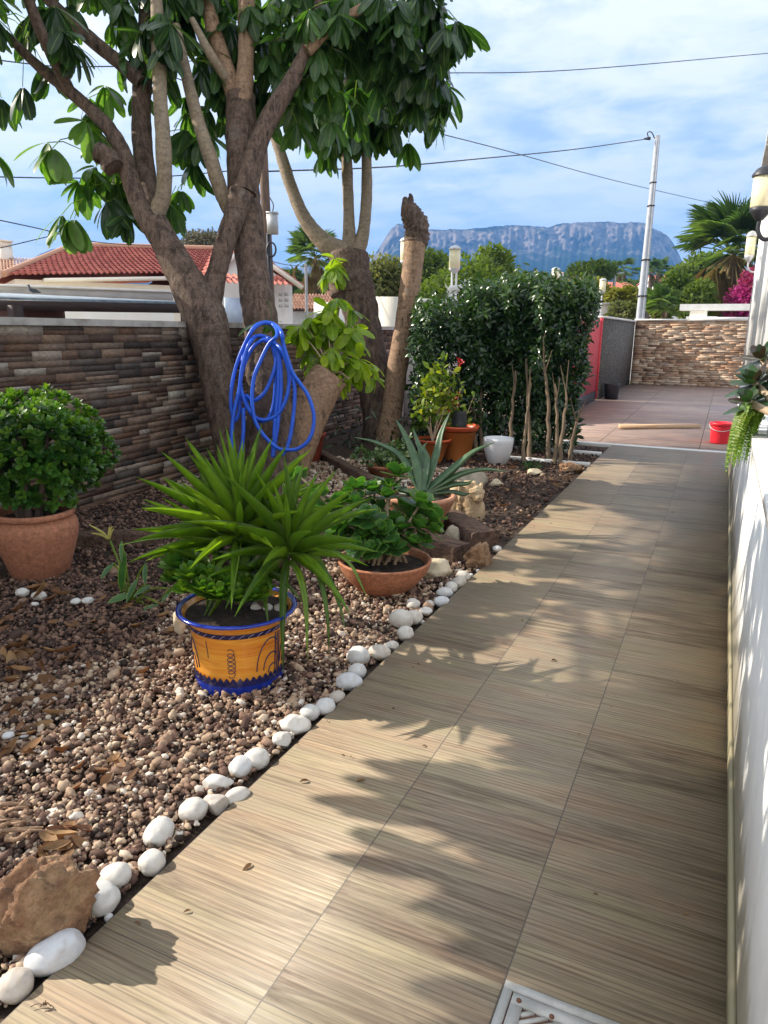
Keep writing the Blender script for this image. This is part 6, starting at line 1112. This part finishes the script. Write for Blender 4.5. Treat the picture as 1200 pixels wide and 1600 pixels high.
for k in range(70):
    y_ = r_.uniform(.9, 9.5); x_ = XL+abs(r_.normal(0, .16)) if k < 45 else r_.uniform(XL, XW-.02); sz = r_.uniform(.008, .022) if k % 9 else .035
    v = tv.copy(); v[:, 2] += .5*np.abs(v[:, 0]); b.scatter(v, tf, [[x_, y_, .004]], norm(r_.normal(size=3)*[1, 1, .1]), norm(r_.normal(size=3)*.3+[0, 0, 1]), sz*.6, sz, r_.random(), tu)
tag(b.build('fallen_leaves', MT['dry']), kind='stuff')
MT['twig'] = pm('dry twig', [(.10, .06, .035), (.2, .13, .08)], 30, .9, .2, .002, 60)
c = at(72, 1572, Z=.004); b = MB()
for k in range(7): a = r_.uniform(0, 6.28); P = c+np.array([math.cos(a), math.sin(a), 0])*r_.uniform(.006, .016)+[0, 0, .004]; b.tube(cr([c+[0, 0, .003], (c+P)/2+[0, 0, .008], P], 3), .0013, 4)
b.tube(cr([c+[0, 0, .003], c+[-.02, -.008, .005], c+[-.03, -.02, .003]], 4), .0012, 4); tag(b.build('dried_weed', MT['twig'], loc=tuple(c)), 'tiny dried weed lying on the path at the bottom-left corner', 'weed')
Pw = at(205, 945, Z=-.03); W = thing('prickly_weed', 'straggly green weed with pad-like leaves left of the painted pot', 'plant', tuple(Pw)); b, cl = MB(), MB()
tv, tf, tu = LF['oval']
for x, y, x2, y2, wd in ((190, 880, 190, 925, .09), (180, 935, 205, 928, .08), (200, 930, 215, 905, .06), (225, 955, 250, 945, .09), (205, 985, 240, 960, .09), (245, 1005, 258, 975, .09), (162, 895, 178, 880, .06), (188, 870, 190, 845, .04), (215, 925, 235, 915, .05), (225, 905, 228, 880, .05), (255, 935, 270, 920, .04)):
    p, e = at(x2, y2, D=dep(Pw)-.06), at(x, y, D=dep(Pw)-.16); b.scatter(tv, tf, [p], norm(e-p), -WA+[0, 0, .5], wd*.95, np.linalg.norm(e-p)+wd*.5, r_.uniform(.1, .6), tu); cl.tube(cr([Pw, (Pw+p)/2+[0, 0, .05], p], 4), .006, 6)
b.build('leaves', MT['jadeb'], W, smooth=True); cl.tube(cr([Pw, at(186, 880, D=dep(Pw)), at(172, 845, D=dep(Pw))], 5), .007, 6); cl.build('stem', MT['lime'], W, smooth=True)
b = MB(); hb = at(170, 842, D=dep(Pw))
for x, y in ((140, 820), (144, 833), (175, 822), (178, 826), (171, 823), (152, 826)): strap_p = [hb, (hb+at(x, y, D=dep(Pw)))/2+[0, 0, .008], at(x, y, D=dep(Pw))]; b.tube(cr(strap_p, 4), np.linspace(.010, .003, 9), 6)
b.build('flower', leafmat('pale yellow bloom', [(.45, .38, .08), (.55, .50, .16)], .6, .3, (1.2, 1.2, .5)), W)
b = MB(); p = at(282, 975, D=dep(Yc.location)+.0); rock(b, at(276, 978, Z=.09)+FH*.05, (.07, .05, .15), 33, .3, 1.2, 3, 0, 4, .5, .06); tag(b.build('rock', MT['rockbuff'], loc=tuple(at(276, 990, Z=-.03)), smooth=True), 'pale upright stone leaning on the left side of the painted pot', 'rock')
b = MB(); tv, tf, tu = LF['ficus']
for k in range(150): p = at(r_.uniform(520, 640), r_.uniform(640, 740), D=r_.uniform(9.3, 10.4)); b.scatter(tv, tf, [p], norm(r_.normal(size=3)+[0, 0, .3]), norm(r_.normal(size=3)*.5+[0, 0, 1]), .07, .13, r_.uniform(0, .5), tu)
tag(b.build('undergrowth', MT['ficus']), kind='stuff')
b = MB(); tv, tf, tu = LF['oval']
for k in range(46): a = r_.uniform(0, 6.28); p = at(832+r_.uniform(-14, 14), 728+r_.uniform(-4, 6), Z=.02); b.scatter(tv, tf, [p], norm([math.cos(a), math.sin(a), .6]), [0, 0, 1], .05, .08, r_.uniform(.0, .5), tu)
tag(b.build('ground_ivy', MT['ficus']), kind='stuff')
# ---------------------------------------------------------------- bits on the paving
c = at(1130, 694, Z=.0)+FH*.13; H = hgt(1130, 660, c); Bk = thing('bucket', 'bright red plastic bucket on the patio beside the white house', 'bucket', tuple(c)); s = px(c)
b = MB(); Rt = 17*s; b.lathe([(0, .012), (Rt*.80, .0), (Rt*.82, .01), (Rt*.90, H*.80), (Rt*.905, H*.86), (Rt*.97, H*.87), (Rt*1.0, H*.90), (Rt*1.0, H*.985), (Rt*.97, H), (Rt*.91, H*.99), (Rt*.74, .03), (0, .025)], c, 40); b.build('body', MT['redplastic'], Bk, smooth=True)
b = MB(); b.tube([c+[Rt*math.cos(a)*1.02, Rt*1.02*math.sin(a)*.92, H*.9-abs(math.sin(a))*.09] for a in np.linspace(math.pi, 2*math.pi, 20)], .005, 6); b.build('handle', MT['greymetal'], Bk, smooth=True)
p0, p1 = at(968, 670, Z=.0), at(1092, 668.5, Z=.0); b = MB(); b.beam(p0+[0, 0, .035], p1+[0, 0, .035], .11, .07); MT['newwood'] = pm('fresh timber', [(.52, .33, .19), (.66, .46, .29)], 4, .6, .15, .003, 20, stretch=(1, 12, 12)); tag(b.build('timber_batten', MT['newwood'], loc=tuple(p0)), 'single fresh pale timber batten lying across the patio', 'timber')
# drain grate
gx, gy, gs = -.327, 1.472, .32; Gr = thing('drain_grate', 'white square drain grate with slanting bars set in the path', 'grate', (gx+.15, gy-.15, 0))
b = MB(); t_ = .022
for a, c_, wd in (((gx, gy-t_/2), (gx+gs, gy-t_/2), t_), ((gx, gy-gs+t_/2), (gx+gs, gy-gs+t_/2), t_)): b.box(((a[0]+c_[0])/2, a[1], .004), (gs, wd, .014))
for x in (gx+t_/2, gx+gs-t_/2): b.box((x, gy-gs/2, .004), (t_, gs-2*t_, .014))
MT['gratewhite'] = pm('worn white metal', [(.30, .29, .26), (.46, .45, .42), (.54, .53, .50)], 14, .55, .3, .003, 60); b.build('frame', MT['gratewhite'], Gr)
b = MB(); i_ = t_+.004; w2 = .030; L2 = gs-2*i_
for y in (gy-i_-w2/2, gy-gs+i_+w2/2): b.box((gx+gs/2, y, .003), (L2, w2, .012))
for x in (gx+i_+w2/2, gx+gs-i_-w2/2): b.box((x, gy-gs/2, .003), (w2, L2-2*w2, .012))
x0, x1, y0, y1 = gx+i_+w2, gx+gs-i_-w2, gy-gs+i_+w2, gy-i_-w2; m_ = .72
for k in range(-14, 26):
    o = y0+k*.0235; pts = []                                   # slanting bar y = o + m (x-x0)
    xa, xb = x0, x1
    if o < y0: xa = x0+(y0-o)/m_
    if o+m_*(x1-x0) > y1: xb = x0+(y1-o)/m_
    if xb-xa > .008: b.beam([xa, o+m_*(xa-x0), .002], [xb, o+m_*(xb-x0), .002], .010, .010)
b.build('bars', MT['gratewhite'], Gr)
b = MB(); b.sheet([(gx+.003, gy-gs+.003, .0025), (gx+gs-.003, gy-gs+.003, .0025), (gx+gs-.003, gy-.003, .0025), (gx+.003, gy-.003, .0025)]); b.build('drain_floor', pm('rusty drain', [(.05, .03, .022), (.17, .09, .06), (.10, .07, .05)], 60, .9, .4, .003, 90), Gr)
b = MB()
for x, y in ((x0-.012, y1+.012), (x1+.012, y1+.012), (x0+.07, y1+.004)): b.lathe([(.0065, 0), (.006, .003), (0, .0035)], (x, y, .0092), 12)
b.build('screw', pm('rust', [(.12, .05, .03), (.22, .10, .06)], 60, .8, .3), Gr)
# white framed opening beside the path, at the hedge foot
o0, o1, o2, o3 = at(868, 722, Z=0), at(925, 720, Z=0), at(940, 700, Z=0), at(893, 696, Z=0)
Fr = thing('planting_frame', 'white kerb frame round a bare patch at the hedge foot', 'kerb', tuple(o0))
b = MB(); yA, yB = o1[1]-.25, 10.9; xa_ = -2.6
for y in (yA, (yA+yB)/2+.06): b = MB(); b.box(((xa_+XL)/2-.01, y, -.012), (XL-xa_-.02, .09, .05)); b.build('kerb_stone', MT['capwhite'], Fr)
